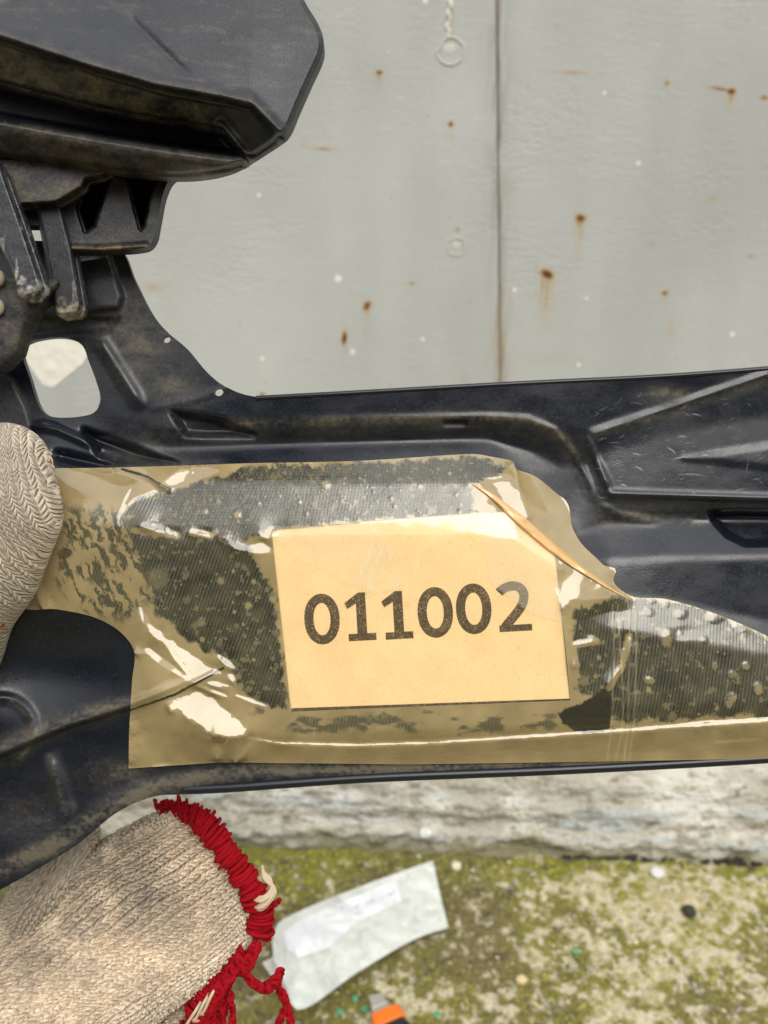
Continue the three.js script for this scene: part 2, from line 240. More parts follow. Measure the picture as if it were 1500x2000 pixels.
{ // mossy concrete ground
  const xs = [], zs = []; for (let x = -6; x < -0.5; x += 0.5) xs.push(x); for (let x = -0.5; x <= 0.5; x += 0.0032) xs.push(x); for (let x = 1; x < 6.1; x += 0.5) xs.push(x);
  for (let z = -3; z < -0.85; z += 0.4) zs.push(z); for (let z = -0.85; z <= -0.3; z += 0.0032) zs.push(z); for (let z = 0; z < 6; z += 0.5) zs.push(z);
  const pos = [], uv = [], idx = [], n = xs.length;
  zs.forEach((z, j) => xs.forEach((x, i) => { const near = Math.abs(x) <= .5 && z >= -.85 && z <= -.3 ? 1 : 0; pos.push(x, near * groundH(x, z), z); uv.push(x, -z); if (i && j) { const a = (j - 1) * n + i - 1; idx.push(a, a + n, a + 1, a + 1, a + n, a + n + 1); } }));
  const g = new THREE.BufferGeometry(); g.setAttribute('position', new THREE.Float32BufferAttribute(pos, 3)); g.setAttribute('uv', new THREE.Float32BufferAttribute(uv, 2)); g.setIndex(idx); g.computeVertexNormals();
  const S = 1664, M = 0.9, X0 = -0.45, Y0 = 0.2;
  const map = tex(S, S, (i, j) => {
    const x = X0 + M * i / S, y = Y0 + M * (1 - j / S);                     // y: metres away from the camera's foot
    const { toWall, big, n, d, bare } = cover(x, y), f = noise(i / 1.7, j / 1.7);
    const green = clamp(.55 + 1.1 * big + .5 * ss(.1, 0, toWall) - .5 * ss(-.02, -.25, x));
    let c = mix3([122, 112, 74], [134, 132, 56], green); c = mix3(c, [96, 88, 60], ss(.05, .4, d - n * .3));
    c = mix3(c, mix3([196, 184, 142], [222, 214, 184], ss(-.1, .3, d)), bare * .9);
    c = mix3(c, [70, 64, 46], ss(.34, .5, fbm(x * 210 + 1, y * 210, 2)) * .5); c = mix3(c, [228, 220, 194], ss(.26, .44, fbm(x * 120 + 31, y * 120, 3)) * .6);
    const q = f * 11; return [c[0] * .95 + q, c[1] * .94 + q, c[2] * .94 + q * .8];
  }, true);
  map.wrapS = map.wrapT = THREE.MirroredRepeatWrapping; map.repeat.set(1 / M, 1 / M); map.offset.set(-X0 / M, -Y0 / M);
  const bump = tiled(tex(1024, 1024, (i, j) => 0.5 + .5 * fbm(i / 12, j / 12, 5)), 1 / 0.2, THREE.MirroredRepeatWrapping);
  const m = part('ground', g, new THREE.MeshStandardMaterial({ map, roughness: 1, bumpMap: bump, bumpScale: 0.003 }));
  tag(m, 'mossy stained concrete ground', null, null, 'structure');
}
{ // moss tufts and grit
  const tuft = new THREE.IcosahedronGeometry(1, 1), p = tuft.attributes.position; for (let i = 0; i < p.count; i++) { const f = 1 + .5 * noise(p.getX(i) * 3.1, p.getY(i) * 3.1 + p.getZ(i) * 2.3); p.setXYZ(i, p.getX(i) * f, p.getY(i) * f * .7, p.getZ(i) * f); } tuft.computeVertexNormals();
  const M = new THREE.Matrix4(), Q = new THREE.Quaternion(), scatter = (name, count, ok, size, tone, label) => {
    const m = new THREE.InstancedMesh(tuft, new THREE.MeshStandardMaterial({ roughness: 1 }), count); m.name = name; let k = 0;
    while (k < count) { const x = rr(-.34, .42), y = rr(.36, .72), c = cover(x, y); if (c.toWall < .002 || !ok(c)) continue; const r = size(); Q.setFromAxisAngle(UP, rr(0, 6.28)); M.compose(new THREE.Vector3(x, groundH(x, -y) + r * .15, -y), Q, new THREE.Vector3(r * rr(.7, 1.5), r, r * rr(.7, 1.5))); m.setMatrixAt(k, M); m.setColorAt(k, new THREE.Color().setRGB(...lin3(tone(c)))); k++; }
    scene.add(m); tag(m, label, null, null, 'stuff');
  };
  scatter('moss', 9000, (c) => c.bare < .35 && rnd() < .75 - c.bare, () => rr(.0005, .0015), (c) => { const g = clamp(.5 + c.big + .5 * ss(.1, 0, c.toWall)), t = rr(.8, 1.25); return mix3([118, 108, 68], [136, 136, 52], g).map((q) => q * t); }, 'low olive moss tufts on the concrete');
  scatter('grit', 1500, (c) => rnd() < .3 + c.bare, () => .0004 + .0013 * Math.pow(rnd(), 4), () => { const t = rr(.55, 1.1); return [205 * t, 196 * t, 168 * t]; }, 'fine pale grit on the concrete');
}
{ // added wall behind the viewer, blocks low sky to darken reflections in the film
  const w = thing('added_back_wall', 'added grey brown wall, unseen behind the viewer, darkening low reflections', 'wall');
  w.position.set(0, 0, 2.4);
  const m = new THREE.MeshStandardMaterial({ color: new THREE.Color().setRGB(.17, .16, .145), roughness: 0.95 });
  part('wall_face', new THREE.BoxGeometry(9, 1.9, 0.25).translate(0, 0.95, 0.13), m, w);
  part('wall_cap', new THREE.BoxGeometry(9.1, 0.08, 0.34).translate(0, 1.945, 0.13), m, w);
}

// ---------------------------------------------------------------- black moulded panel
const PLAST = [19, 23, 33], DUST = [128, 115, 90];
// ridge lines across the panel: [u, v, height in mm]
const LINES = [
  [[-80, 600, -12], [250, 600, -12], [330, 690, -11], [420, 745, -9.5], [500, 770, -9], [1000, 746, -9], [1560, 712, -9]],
  [[-80, 800, -12], [200, 815, -12], [330, 838, -11], [450, 826, -10], [700, 818, -10], [950, 814, -10], [1030, 818, -10], [1090, 836, -10], [1160, 848, -10.5], [1300, 800, -11], [1500, 735, -9.5], [1560, 715, -9]],
  [[-80, 850, -12], [150, 850, -11], [330, 876, -14], [500, 868, -15], [950, 856, -15], [1040, 880, -15], [1100, 910, -14.5], [1150, 905, -14], [1175, 880, -11.5], [1300, 850, -11.3], [1560, 800, -10.8]],
  [[-80, 900, -8], [100, 905, -8], [300, 905, -10], [500, 900, -11], [900, 888, -11], [960, 893, -11.5], [1040, 940, -12.5], [1100, 985, -13.5], [1150, 968, -12.5], [1190, 964, -10.5], [1560, 977, -10]],
  [[-80, 960, -3], [100, 960, -3], [300, 950, -4.5], [500, 942, -4.6], [930, 937, -4.8], [1000, 950, -6], [1060, 1000, -7.5], [1120, 1050, -10], [1180, 1025, -13], [1300, 1014, -14], [1560, 1016, -15]],
  [[-80, 1020, 0], [100, 1000, -.5], [300, 1025, -.8], [500, 1018, -.9], [930, 1006, -.9], [1000, 1010, -1.5], [1060, 1060, -2.5], [1120, 1090, -4.5], [1190, 1095, -6.5], [1300, 1090, -6.4], [1560, 1082, -6.4]],
  [[-80, 1060, 0], [500, 1045, 0], [1000, 1050, 0], [1100, 1110, -1], [1190, 1165, -4.8], [1300, 1172, -5], [1560, 1228, -5]],
  [[-80, 1120, 0], [1000, 1150, 0], [1100, 1180, -.3], [1190, 1222, -1.4], [1560, 1285, -1.6]],
  [[-80, 1180, 0], [250, 1250, 0], [300, 1370, 0], [500, 1385, 0], [1560, 1370, 0]],
  [[-80, 1480, -2], [250, 1412, -1], [420, 1405, -.3], [500, 1438, -.6], [1560, 1400, -.6]],
  [[-80, 1640, -8], [100, 1580, -8], [260, 1520, -8], [420, 1500, -8], [700, 1492, -8], [1560, 1464, -7.5]],
  [[-80, 1700, -7], [100, 1630, -7], [200, 1575, -7], [360, 1526, -7.5], [700, 1512, -7.5], [1560, 1482, -7.5]],
  [[-80, 1780, -8], [100, 1680, -8], [200, 1604, -8], [360, 1550, -8.5], [700, 1526, -8.5], [1560, 1492, -8.5]],
];
function hBase(u, v) {
  let pv = -1e9, pz = 0;
  for (let i = 0; i < LINES.length; i++) { const lv = lerpTab(LINES[i], u, 1), lz = lerpTab(LINES[i], u, 2); if (v <= lv) { if (i === 0) return lz; const t = clamp((v - pv) / (lv - pv || 1)); return mix(pz, lz, t); } pv = Math.max(pv, lv); pz = lz; }
  return pz;
}
const BODY = new Grid(-100, 440, 1580, 1800, 3, hBase).blur(2, 2);
const polyDip = (P, z, soft) => { const f = sdPoly(P); return (u, v) => { const b = f.box; if (u < b[0] - soft || u > b[2] + soft || v < b[1] - soft || v > b[3] + soft) return 0; return z * ss(soft, -soft, f(u, v)); }; };
const ridge = (P, h, w, taper = true) => { const f = pline(P); let x0 = 1e9, x1 = -1e9, y0 = 1e9, y1 = -1e9; for (const p of P) { x0 = Math.min(x0, p[0]); x1 = Math.max(x1, p[0]); y0 = Math.min(y0, p[1]); y1 = Math.max(y1, p[1]); } const m = 3 * w; return (u, v) => { if (u < x0 - m || u > x1 + m || v < y0 - m || v > y1 + m) return 0; const [d, t] = f(u, v); return h * Math.exp(-d * d / (w * w)) * (taper ? Math.min(1, 6 * t, 6 * (1 - t)) : 1); }; };
const creaseL = [[-100, 1515], [0, 1478], [120, 1425], [262, 1380], [350, 1345], [440, 1305]];
const FEAT = [
  polyDip([[338, 806], [375, 812], [430, 822], [495, 850], [400, 850], [362, 848]], -5, 10),
  polyDip([[165, 842], [215, 858], [300, 890], [345, 905], [240, 900], [195, 890]], -6, 10),
  ridge([[55, 828], [110, 838], [190, 872], [280, 915], [345, 965]], 1.6, 8),
  ridge([[98, 886], [160, 900], [230, 916]], -3, 9),
  ridge([[185, 650], [230, 720], [280, 800]], 1.8, 12),
  ridge([[290, 800], [380, 780], [460, 752]], 0.5, 6),
  polyDip([[150, 505], [212, 497], [240, 580], [232, 602], [150, 612], [118, 560]], 3, 5),
  polyDip([[40, 620], [230, 622], [215, 645], [60, 660]], -2.5, 8),
  (u, v) => -7 * Math.exp(-Math.pow((u - 95) / 150, 2) - Math.pow((v - 1300) / 95, 2)) * ss(290, 220, u),
  (u, v) => { const s = lerpTab(creaseL, u, 1) - v; return u < 460 ? (-4 * ss(4, -4, s) * ss(160, 0, -s) + 1.2 * Math.exp(-Math.pow((s - 4) / 9, 2))) * ss(450, 290, u) : 0; },
  ridge([[92, 1470], [110, 1520], [128, 1575], [126, 1610]], 1.4, 12),
  (u, v) => { const d = Math.hypot(u - 5, v - 1425) - 62; return 1.0 * Math.exp(-d * d / 90) * ss(-20, 10, u + 60); },
  polyDip([[1385, 1003], [1440, 1000], [1570, 1003], [1570, 1060], [1455, 1062], [1420, 1045], [1400, 1022]], -7, 5),
  ridge([[1150, 850], [1165, 900], [1192, 962]], 1.2, 7),
  ridge([[1160, 848], [1300, 800], [1500, 732]], .9, 8, false),
  ridge([[1192, 964], [1300, 968], [1560, 976]], 1.1, 6, false),
  ridge([[1170, 985], [1210, 1005], [1290, 1020]], .8, 8),
  ridge([[500, 822], [950, 815], [1030, 819], [1085, 842], [1125, 890], [1150, 940], [1165, 985]], .8, 6),
  ridge([[860, 827], [915, 827]], -2, 4),
  polyDip([[1335, 895], [1560, 860], [1560, 900], [1510, 915]], .6, 8),
  (u, v) => 0.12 * fbm(u / 60, v / 60, 3),
];
BODY.each((u, v, z) => { let s = z; for (const f of FEAT) s += f(u, v); return s * 0.001; }).blur(1, 1);
const bodyZ = (u, v) => BODY.at(u, v);
const outline = [...curvePts([[-85, 480], [60, 470], [180, 478], [236, 488], [262, 545], [300, 618], [326, 648], [362, 678], [405, 728], [440, 755], [500, 775], [700, 764], [1000, 747], [1300, 732], [1500, 718], [1585, 710]], 120), ...curvePts([[1585, 1482], [1500, 1490], [1100, 1510], [700, 1526], [400, 1546], [300, 1556], [230, 1586], [150, 1650], [60, 1705], [0, 1738], [-85, 1780]], 100)];
const sdOut = sdPoly(outline), sdHole = sdPoly(curvePts([[44, 680], [62, 667], [128, 660], [160, 674], [173, 705], [189, 748], [196, 780], [186, 804], [160, 813], [98, 813], [80, 800], [60, 745]], 60, true));
const bodySdf = (u, v) => { let d = sdOut(u, v); if (u < 240 && v > 620 && v < 860) d = Math.max(d, -sdHole(u, v)); for (const [x, y, r] of [[325, 663, 8], [427, 766, 9]]) { const q = Math.hypot((u - x), (v - y) * 1.2) - r; if (q < 20) d = Math.max(d, -q); } return d; };

const dustLines = [[[[450, 830], [700, 822], [950, 816], [1030, 819], [1090, 846], [1130, 900], [1160, 960], [1200, 1000], [1260, 1014], [1370, 1018]], 13, .62], [[[-80, 1736], [100, 1652], [200, 1585], [300, 1535], [420, 1510], [720, 1500], [1500, 1476]], 21, .85], [[[-80, 1500], [0, 1462], [120, 1408], [262, 1362]], 22, .6], [[[95, 1480], [112, 1530], [128, 1590]], 9, .55], [[[300, 806], [420, 770], [520, 745]], 8, .25], [[[1165, 850], [1330, 800], [1500, 742]], 10, .4], [[[1150, 850], [1195, 962]], 5, .4], [[[20, 1370], [60, 1400], [62, 1450], [30, 1490]], 8, .5], [[[330, 870], [500, 852], [900, 832], [1040, 850], [1090, 900]], 12, .3], [[[200, 880], [300, 912], [420, 900]], 14, .35]].map(([p, w, a]) => [pline(p), w, a]);
const dustBlobs = [[260, 650, 90, 110, .55], [330, 740, 70, 50, .5], [90, 620, 110, 50, .5], [200, 540, 70, 60, .35], [300, 860, 110, 50, .4], [1120, 950, 55, 85, .42], [1185, 1010, 70, 35, .5], [1300, 768, 50, 16, .65], [60, 1600, 110, 70, .3], [240, 1510, 90, 40, .5], [1380, 850, 160, 80, .16], [900, 900, 300, 60, .15], [1250, 990, 200, 14, .3]];
function bodyDust_(u, v) {
  let a = 0.02;
  for (const [f, w, m] of dustLines) { const [d] = f(u, v); if (d < 4 * w) a = Math.max(a, m * Math.exp(-d * d / (w * w))); }
  for (const [x, y, rx, ry, m] of dustBlobs) { const q = ((u - x) / rx) ** 2 + ((v - y) / ry) ** 2; if (q < 5) a = Math.max(a, m * Math.exp(-q)); }
  return a;
}
const DUSTG = new Grid(-140, 400, 1660, 1850, 4, bodyDust_), bodyDust = (u, v) => DUSTG.at(u, v);
const UVB = [-120, 420, 1640, 1830];
const TW = 1760, TH = 1410;
const scr = new Float32Array(TW * TH);
{ // scratches and specks
  const line = (x, y, l, a, amt, bend = 0, w = 1) => { for (let s = 0; s < l; s += 0.5) { const an = a + bend * s / l, fade = Math.sin(Math.PI * s / l) * (0.5 + 0.5 * Math.abs(noise(s / 5, x))); x += Math.cos(an) * 0.5; y += Math.sin(an) * 0.5; for (let q = 0; q < w; q++) { const i = Math.round(x - UVB[0]), j = Math.round(y - UVB[1] + q); if (i >= 0 && j >= 0 && i < TW && j < TH) scr[j * TW + i] = Math.max(scr[j * TW + i], amt * fade); } } };
  for (let q = 0; q < 900; q++) line(rr(-60, 1540), rr(480, 1760), rr(5, 26), rr(-1.5, 1.5), rr(.06, .3), rr(-.6, .6));
  for (let q = 0; q < 90; q++) line(rr(1170, 1540), rr(760, 970), rr(8, 34), rr(-.5, .5), rr(.25, .75), rr(-1, 1), 2);
  for (const a of [[1255, 905, 26, .2, 1], [1320, 865, 30, .35, 1], [1345, 845, 22, -.2, .9], [1330, 895, 40, -.5, .9], [1250, 880, 24, -.1, .9], [1340, 925, 66, -.25, .8], [1225, 942, 20, 0, 1], [1390, 885, 22, -.3, .9], [1370, 800, 26, -.1, .8], [1485, 890, 30, 1.4, 1]]) line(a[0], a[1], a[2], a[3], a[4], .6, 3);
  for (let q = 0; q < 40; q++) line(rr(300, 420), rr(740, 800), rr(8, 26), rr(-2, 2), rr(.2, .5), rr(-2, 2), 1);
  for (let q = 0; q < 2600; q++) line(rr(-60, 1540), rr(480, 1760), rr(1.5, 3), 0, rr(.3, 1));
}
const bodyMap = tex(TW, TH, (i, j) => {
  let u = UVB[0] + i, v = UVB[1] + j; const u2 = u, v2 = v;
  for (let k = 0; k < 2; k++) { const s = 1 - bodyZ(u, v) / D0; u = 750 + (u2 - 750) / s; v = 1000 + (v2 - 1000) / s; }
  const n = fbm(u / 70, v / 45, 4), f = fbm(u / 7, v / 6, 3), g = noise(u / 1.6, v / 1.6), st = fbm(u / 60, v / 7, 3);
  const a = bodyDust(u, v), m = clamp(a * (1.05 + 1.2 * n + .9 * f + .5 * st) + .05 * g * (a + .3));
  let c = [PLAST[0] + 5 * n + 4 * g, PLAST[1] + 5 * n + 4 * g, PLAST[2] + 5 * n + 4 * g];
  c = mix3(c, DUST, m * .68);
  return mix3(c, [205, 200, 188], scr[j * TW + i] * .75);
}, true);
const bodyRough = tex(TW >> 1, TH >> 1, (i, j) => { const u = UVB[0] + 2 * i, v = UVB[1] + 2 * j; return clamp(.27 + .55 * bodyDust(u, v) + .14 * fbm(u / 50, v / 30, 4) + .05 * noise(u / 3, v / 3)); });
const bodyBump = tiled(tex(512, 512, (i, j) => 0.5 + .5 * fbm(i / 4, j / 4, 3)), 6, THREE.MirroredRepeatWrapping);
const bodyM = new THREE.MeshStandardMaterial({ map: bodyMap, roughnessMap: bodyRough, roughness: 1, bumpMap: bodyBump, bumpScale: 0.000022 });
const panel = frameOf(thing('bumper_panel', 'black moulded plastic car panel with dusty ribs and a number tag taped on', 'car part'));
part('panel', sheet({ sdf: bodySdf, z: bodyZ, box: [-100, 455, 1590, 1800], step: 3, thick: 0.0026, uvBox: UVB }), bodyM, panel);

// the other mouldings share one grained plastic, with dirt and paler streaks in their vertex colours
const grain = tiled(tex(512, 512, (i, j) => { const g = 178 + 46 * fbm(i / 9, j / 7, 4) + 26 * noise(i / 1.5, j / 1.5) + 55 * ss(.3, .5, fbm(i / 26, j / 5, 3)); return [g, g, g]; }, true), 6, THREE.MirroredRepeatWrapping);
const moulded = (rough) => new THREE.MeshStandardMaterial({ map: grain, vertexColors: true, roughness: rough, bumpMap: bodyBump, bumpScale: 0.0001 });
const plastM = moulded(.42), glossM = moulded(.27), dullM = moulded(.7);
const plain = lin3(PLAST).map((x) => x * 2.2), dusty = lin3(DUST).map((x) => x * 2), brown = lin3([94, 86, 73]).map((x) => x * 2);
const dirtCol = (amt, tone = dusty, base = plain) => (u, v) => { const a = typeof amt === 'function' ? amt(u, v) : amt; return mix3(base, tone, clamp(a * (.75 + 1.3 * fbm(u / 32, v / 18, 4) + .8 * fbm(u / 6, v / 6, 2)))); };
const inLines = (L) => (u, v) => { let pv = -1e9, pz = lerpTab(L[0], u, 2); for (const l of L) { const lv = Math.max(pv, lerpTab(l, u, 1)), lz = lerpTab(l, u, 2); if (v <= lv) return mix(pz, lz, pv < -1e8 ? 1 : clamp((v - pv) / (lv - pv || 1))); pv = lv; pz = lz; } return pz; };
{ // housing at the upper end
  const off = (L, dv, z) => L.map((p) => [p[0], p[1] + dv, z]);
  const e1 = [[-90, 48, 0], [0, 74, 0], [170, 130, 0], [300, 168, 0], [430, 192, 0], [492, 206, 0], [552, 268, 0], [640, 330, 0]];
  const e2 = [[-90, 140, 0], [0, 160, 0], [200, 212, 0], [400, 246, 0], [432, 250, 0], [470, 296, 0], [560, 330, 0]];
  const e3 = [[-90, 214, 0], [0, 232, 0], [200, 268, 0], [400, 298, 0], [470, 306, 0], [640, 400, 0]];
  const L = [[[-90, -90, 22], [640, -90, 26]], off(e1, -30, 34), off(e1, -3, 37), off(e1, 8, 31), off(e2, 0, 21), off(e2, 7, 6), off(e3, -6, 6), off(e3, 2, 25), off(e3, 22, 24), [[-90, 300, 16], [0, 308, 16], [200, 336, 16], [400, 345, 16], [640, 420, 16]]];
  const zf0 = inLines(L), G = new Grid(-100, -100, 660, 380, 3, zf0).blur(1, 2);
  const r1 = ridge([[250, 30], [310, 90], [372, 150]], -.8, 7), r2 = ridge([[430, 245], [455, 275], [478, 308]], 5, 9, false);
  G.each((u, v, z) => z + r1(u, v) + r2(u, v) + 1.5 * fbm(u / 170, v / 120, 2));
  const sd = sdPoly([...curvePts([[-90, -90], [560, -90]], 6), ...curvePts([[575, -40], [598, 8], [622, 48], [632, 78], [630, 102], [608, 152], [584, 206], [562, 255], [545, 270], [512, 292], [482, 312]], 50), ...curvePts([[482, 313], [440, 331], [390, 341], [330, 343], [200, 330], [0, 303], [-90, 290]], 40)]);
  const under = (u, v) => { const a = lerpTab(e1, u, 1), b = lerpTab(e2, u, 1); const q = ss(a - 2, a + 12, v) * ss(b + 6, b - 6, v) * ss(500, 380, u); const lip = ss(lerpTab(e3, u, 1) - 4, lerpTab(e3, u, 1) + 6, v); return Math.max(.06 + .22 * ss(.1, .35, fbm(u / 60 + .3 * v / 60, v / 9 - u / 60, 4)) * ss(a + 5, a - 20, v), .8 * q, .5 * lip, .35 * Math.exp(-Math.pow((v - a + 8) / 10, 2))); };  // noise streaks lighten the top face; brown dirt in the band and lip
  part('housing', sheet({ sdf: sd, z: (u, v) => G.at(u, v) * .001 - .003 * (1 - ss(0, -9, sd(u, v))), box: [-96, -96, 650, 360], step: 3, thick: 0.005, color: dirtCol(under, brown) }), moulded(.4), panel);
}
{ // bracket with pockets under the housing
  const P1 = polyDip([[168, 352], [214, 340], [196, 395], [182, 440], [166, 452], [150, 400]], -17, 5), P2 = polyDip([[248, 340], [306, 345], [290, 390], [280, 440], [274, 448], [264, 410]], -17, 4);
  const box = polyDip([[-100, 300], [225, 318], [214, 335], [112, 396], [30, 402], [-100, 402]], 9, 4), rim = ridge([[128, 484], [200, 486], [285, 480]], 2.4, 6, false);
  const sd = sdPoly([[-80, 280], [345, 330], ...curvePts([[345, 338], [330, 352], [318, 380], [308, 430], [300, 466], [288, 481], [262, 487], [150, 491]], 40), [128, 488], [118, 440], [-80, 440]]);
  part('bracket', sheet({ sdf: sd, z: (u, v) => .001 * (4 + P1(u, v) + P2(u, v) + box(u, v) + rim(u, v)), box: [-84, 276, 352, 500], step: 2.5, thick: 0.005, color: dirtCol((u, v) => Math.max(.16, .3 * ss(3, 8, box(u, v)), .7 * ss(1, 2, rim(u, v))), dusty) }), plastM, panel);
}
{ // lugs, clip and flange at the upper left
  const dome = (P, z0, h, r) => { const f = sdPoly(P); return { sdf: f, z: (u, v) => .001 * (z0 + h * Math.sqrt(1 - Math.pow(1 - clamp(-f(u, v) / r), 2))), box: [f.box[0] - 4, f.box[1] - 4, f.box[2] + 4, f.box[3] + 4], step: 2, thick: 0.006 }; };
  const scuff = (y0) => (u, v) => Math.max(.04, .9 * ss(y0 - 34, y0 + 2, v + 14 * noise(u / 7, v / 7)), .5 * ss(.3, .5, fbm(u / 8, v / 40 + 7, 3)) * ss(y0 - 200, y0 - 60, v));
  part('lug', sheet({ ...dome([[-70, 300], [-6, 312], [8, 330], [40, 420], [80, 538], [84, 556], [80, 572], [66, 582], [46, 584], [36, 576], [20, 524], [-24, 430], [-70, 420]], 17, 6, 11), color: dirtCol(scuff(572), lin3([226, 220, 205]).map((x) => x * 1.5), plain) }), glossM, panel);
  part('lug', sheet({ ...dome([[64, 385], [118, 390], [142, 480], [160, 588], [158, 606], [148, 616], [116, 619], [106, 612], [102, 590], [84, 480]], 3, 5, 9), color: dirtCol(scuff(612), lin3([190, 180, 155]).map((x) => x * 1.5)) }), plastM, panel);
  part('flange', sheet({ ...dome([[-80, 540], [60, 546], [112, 544], [118, 550], [112, 562], [72, 604], [48, 650], [36, 690], [8, 716], [-80, 770]], 8, 3, 20), color: dirtCol(.5, brown) }), dullM, panel);
  const knobM = new THREE.MeshStandardMaterial({ color: new THREE.Color().setRGB(...lin3([150, 140, 116])), roughness: .6 });
  for (const [u, v, r] of [[-4, 543, 13], [-5, 600, 13]]) { const p = loc(u, v, .013); part('knob', new THREE.SphereGeometry(r * PX, 20, 14).scale(1, 1.2, .6).translate(...p), knobM, panel); }
  part('side_web', sheet({ ...dome([[-80, 690], [0, 716], [28, 742], [54, 790], [66, 830], [60, 860], [-80, 900]], -9, 3, 12), color: dirtCol(.08) }), plastM, panel);
}
{ // rounded lip along the lower edge
  const P = curvePts([[300, 1556, 4], [360, 1549, 1], [430, 1544, 0], [700, 1525, 0], [1100, 1508, 0], [1400, 1492, 0], [1580, 1481, 0]], 60), g = tube(P.map((p) => loc(p[0], p[1] - 5 - 2 * p[2], -.0085 - .0012 * p[2])), 0.0017, 12, 3);
  part('lip', g, new THREE.MeshStandardMaterial({ color: new THREE.Color().setRGB(...lin3([26, 28, 36])), roughness: .32 }), panel);
  const Q = curvePts([[500, 776], [700, 765], [1000, 748], [1300, 733], [1580, 712]], 50);
  part('lip', tube(Q.map((p) => loc(p[0], p[1] + 2, -.0095)), 0.0009, 8, 3), new THREE.MeshStandardMaterial({ color: new THREE.Color().setRGB(...lin3([22, 24, 32])), roughness: .3 }), panel);
}

// ---------------------------------------------------------------- number tag and packing tape
const SPAN = BODY.clone().blur(5, 3); SPAN.each((u, v, z) => Math.max(z, BODY.at(u, v)));
SPAN.blur(1, 1);
const foldP = [[922, 944], [960, 968], [1000, 1002], [1045, 1040], [1082, 1072], [1130, 1108], [1180, 1142], [1225, 1168]];
const tagPoly = [[531, 1046], [534, 1038], [542, 1034], [760, 1014], [1000, 997], [1040, 1032], [1083, 1072], [1099, 1220], [1113, 1367], [840, 1378], [568, 1389], [550, 1220]];
const sdTag = sdPoly(tagPoly);
{
  const B = [500, 960, 1140, 1420], W = 1920, H = 1380, c = document.createElement('canvas'); c.width = W; c.height = H; const x = c.getContext('2d'), s = W / (B[2] - B[0]);
  x.fillStyle = '#f8f4ea'; x.fillRect(0, 0, W, H);
  x.setTransform(s, 0, 0, s, -B[0] * s, -B[1] * s);
  x.fillStyle = x.strokeStyle = '#2c2620'; x.lineCap = 'butt'; x.lineJoin = 'miter';
  const glyph = (ch, cx, cy, rot) => {
    x.save(); x.translate(cx, cy); x.rotate(rot); x.beginPath();
    if (ch === '0') { x.lineWidth = 18; x.moveTo(25.5, 0); x.bezierCurveTo(25.5, 54, -25.5, 54, -25.5, 0); x.bezierCurveTo(-25.5, -54, 25.5, -54, 25.5, 0); x.closePath(); x.stroke(); }
    if (ch === '1') { x.moveTo(-27, 47); x.lineTo(-27, 33); x.lineTo(-9.5, 33); x.lineTo(-9.5, -26); x.lineTo(-27, -16); x.lineTo(-32, -28); x.lineTo(-4, -47); x.lineTo(9.5, -47); x.lineTo(9.5, 33); x.lineTo(27, 33); x.lineTo(27, 47); x.closePath(); x.fill(); }
    if (ch === '2') { x.lineWidth = 18; x.moveTo(-27, -30); x.bezierCurveTo(-8, -50, 24, -44, 21, -18); x.bezierCurveTo(19, 4, -6, 20, -20, 40); x.stroke(); x.fillRect(-30, 34, 64, 13); }
    x.restore();
  };
  [['0', 629, 1209], ['1', 706, 1204], ['1', 778, 1201], ['0', 850, 1196], ['0', 925, 1189], ['2', 1003, 1186]].forEach(([g, a, b]) => glyph(g, a, b, -.055));
  x.beginPath(); x.moveTo(569, 1383); x.lineTo(1113, 1364); x.lineTo(1113, 1368); x.lineTo(569, 1390); x.fill();
  const im = x.getImageData(0, 0, W, H), d = im.data;
  for (let j = 0; j < H; j++) for (let i = 0; i < W; i++) { const o = (j * W + i) * 4, ink = 1 - d[o] / 248, k = ink * clamp(1.02 - .7 * ss(.14, .5, fbm(i / 3.4, j / 3.4, 3) + .1 * noise(i / 40, j / 40)) * 1.1), f = 4 * noise(i / 2.4, j / 2.4) + 3 * noise(i / 3, j / 22) + 10 * fbm(i / 130, j / 130, 4), e = fbm(i / 9 + 40, j / 9, 2) > .46 ? 26 : 0; d[o] = mix(248, 26, k) + f - e * .5; d[o + 1] = mix(242, 22, k) + f - e; d[o + 2] = mix(228, 18, k) + f - e; }
  x.putImageData(im, 0, 0);
  const t = new THREE.CanvasTexture(c); t.colorSpace = THREE.SRGBColorSpace;
  const g = frameOf(tag(part('number_tag', sheet({ sdf: sdTag, z: (u, v) => SPAN.at(u, v) + .0003, box: [525, 990, 1120, 1395], step: 3, thick: 0.0001, uvBox: B }), new THREE.MeshStandardMaterial({ map: t, roughness: .85 })), 'buff paper tag printed 011002 under clear brown tape', 'paper tag'));
}
const tapePoly = [...curvePts([[30, 915], [230, 913], [480, 905], [700, 900], [890, 888], [930, 887], [960, 892], [1004, 903], [1006, 914], [1045, 930], [1085, 962], [1108, 982], [1118, 1030], [1136, 1062], [1165, 1090], [1180, 1104], [1203, 1112], [1198, 1135], [1232, 1164], [1300, 1170], [1390, 1196], [1450, 1220], [1500, 1243], [1585, 1285]], 220, false, .3), [1585, 1480], [1200, 1487], [800, 1493], [430, 1489], [251, 1501], ...curvePts([[252, 1430], [258, 1330], [262, 1272], [238, 1237], [190, 1208], [110, 1190], [42, 1185], [35, 1100], [30, 915]], 60, false, .3)];
const sdTape = sdPoly(tapePoly);
// raised folds: ridges, and creased facets that rise along a direction
const px1 = PX * 1000; // mm per unit
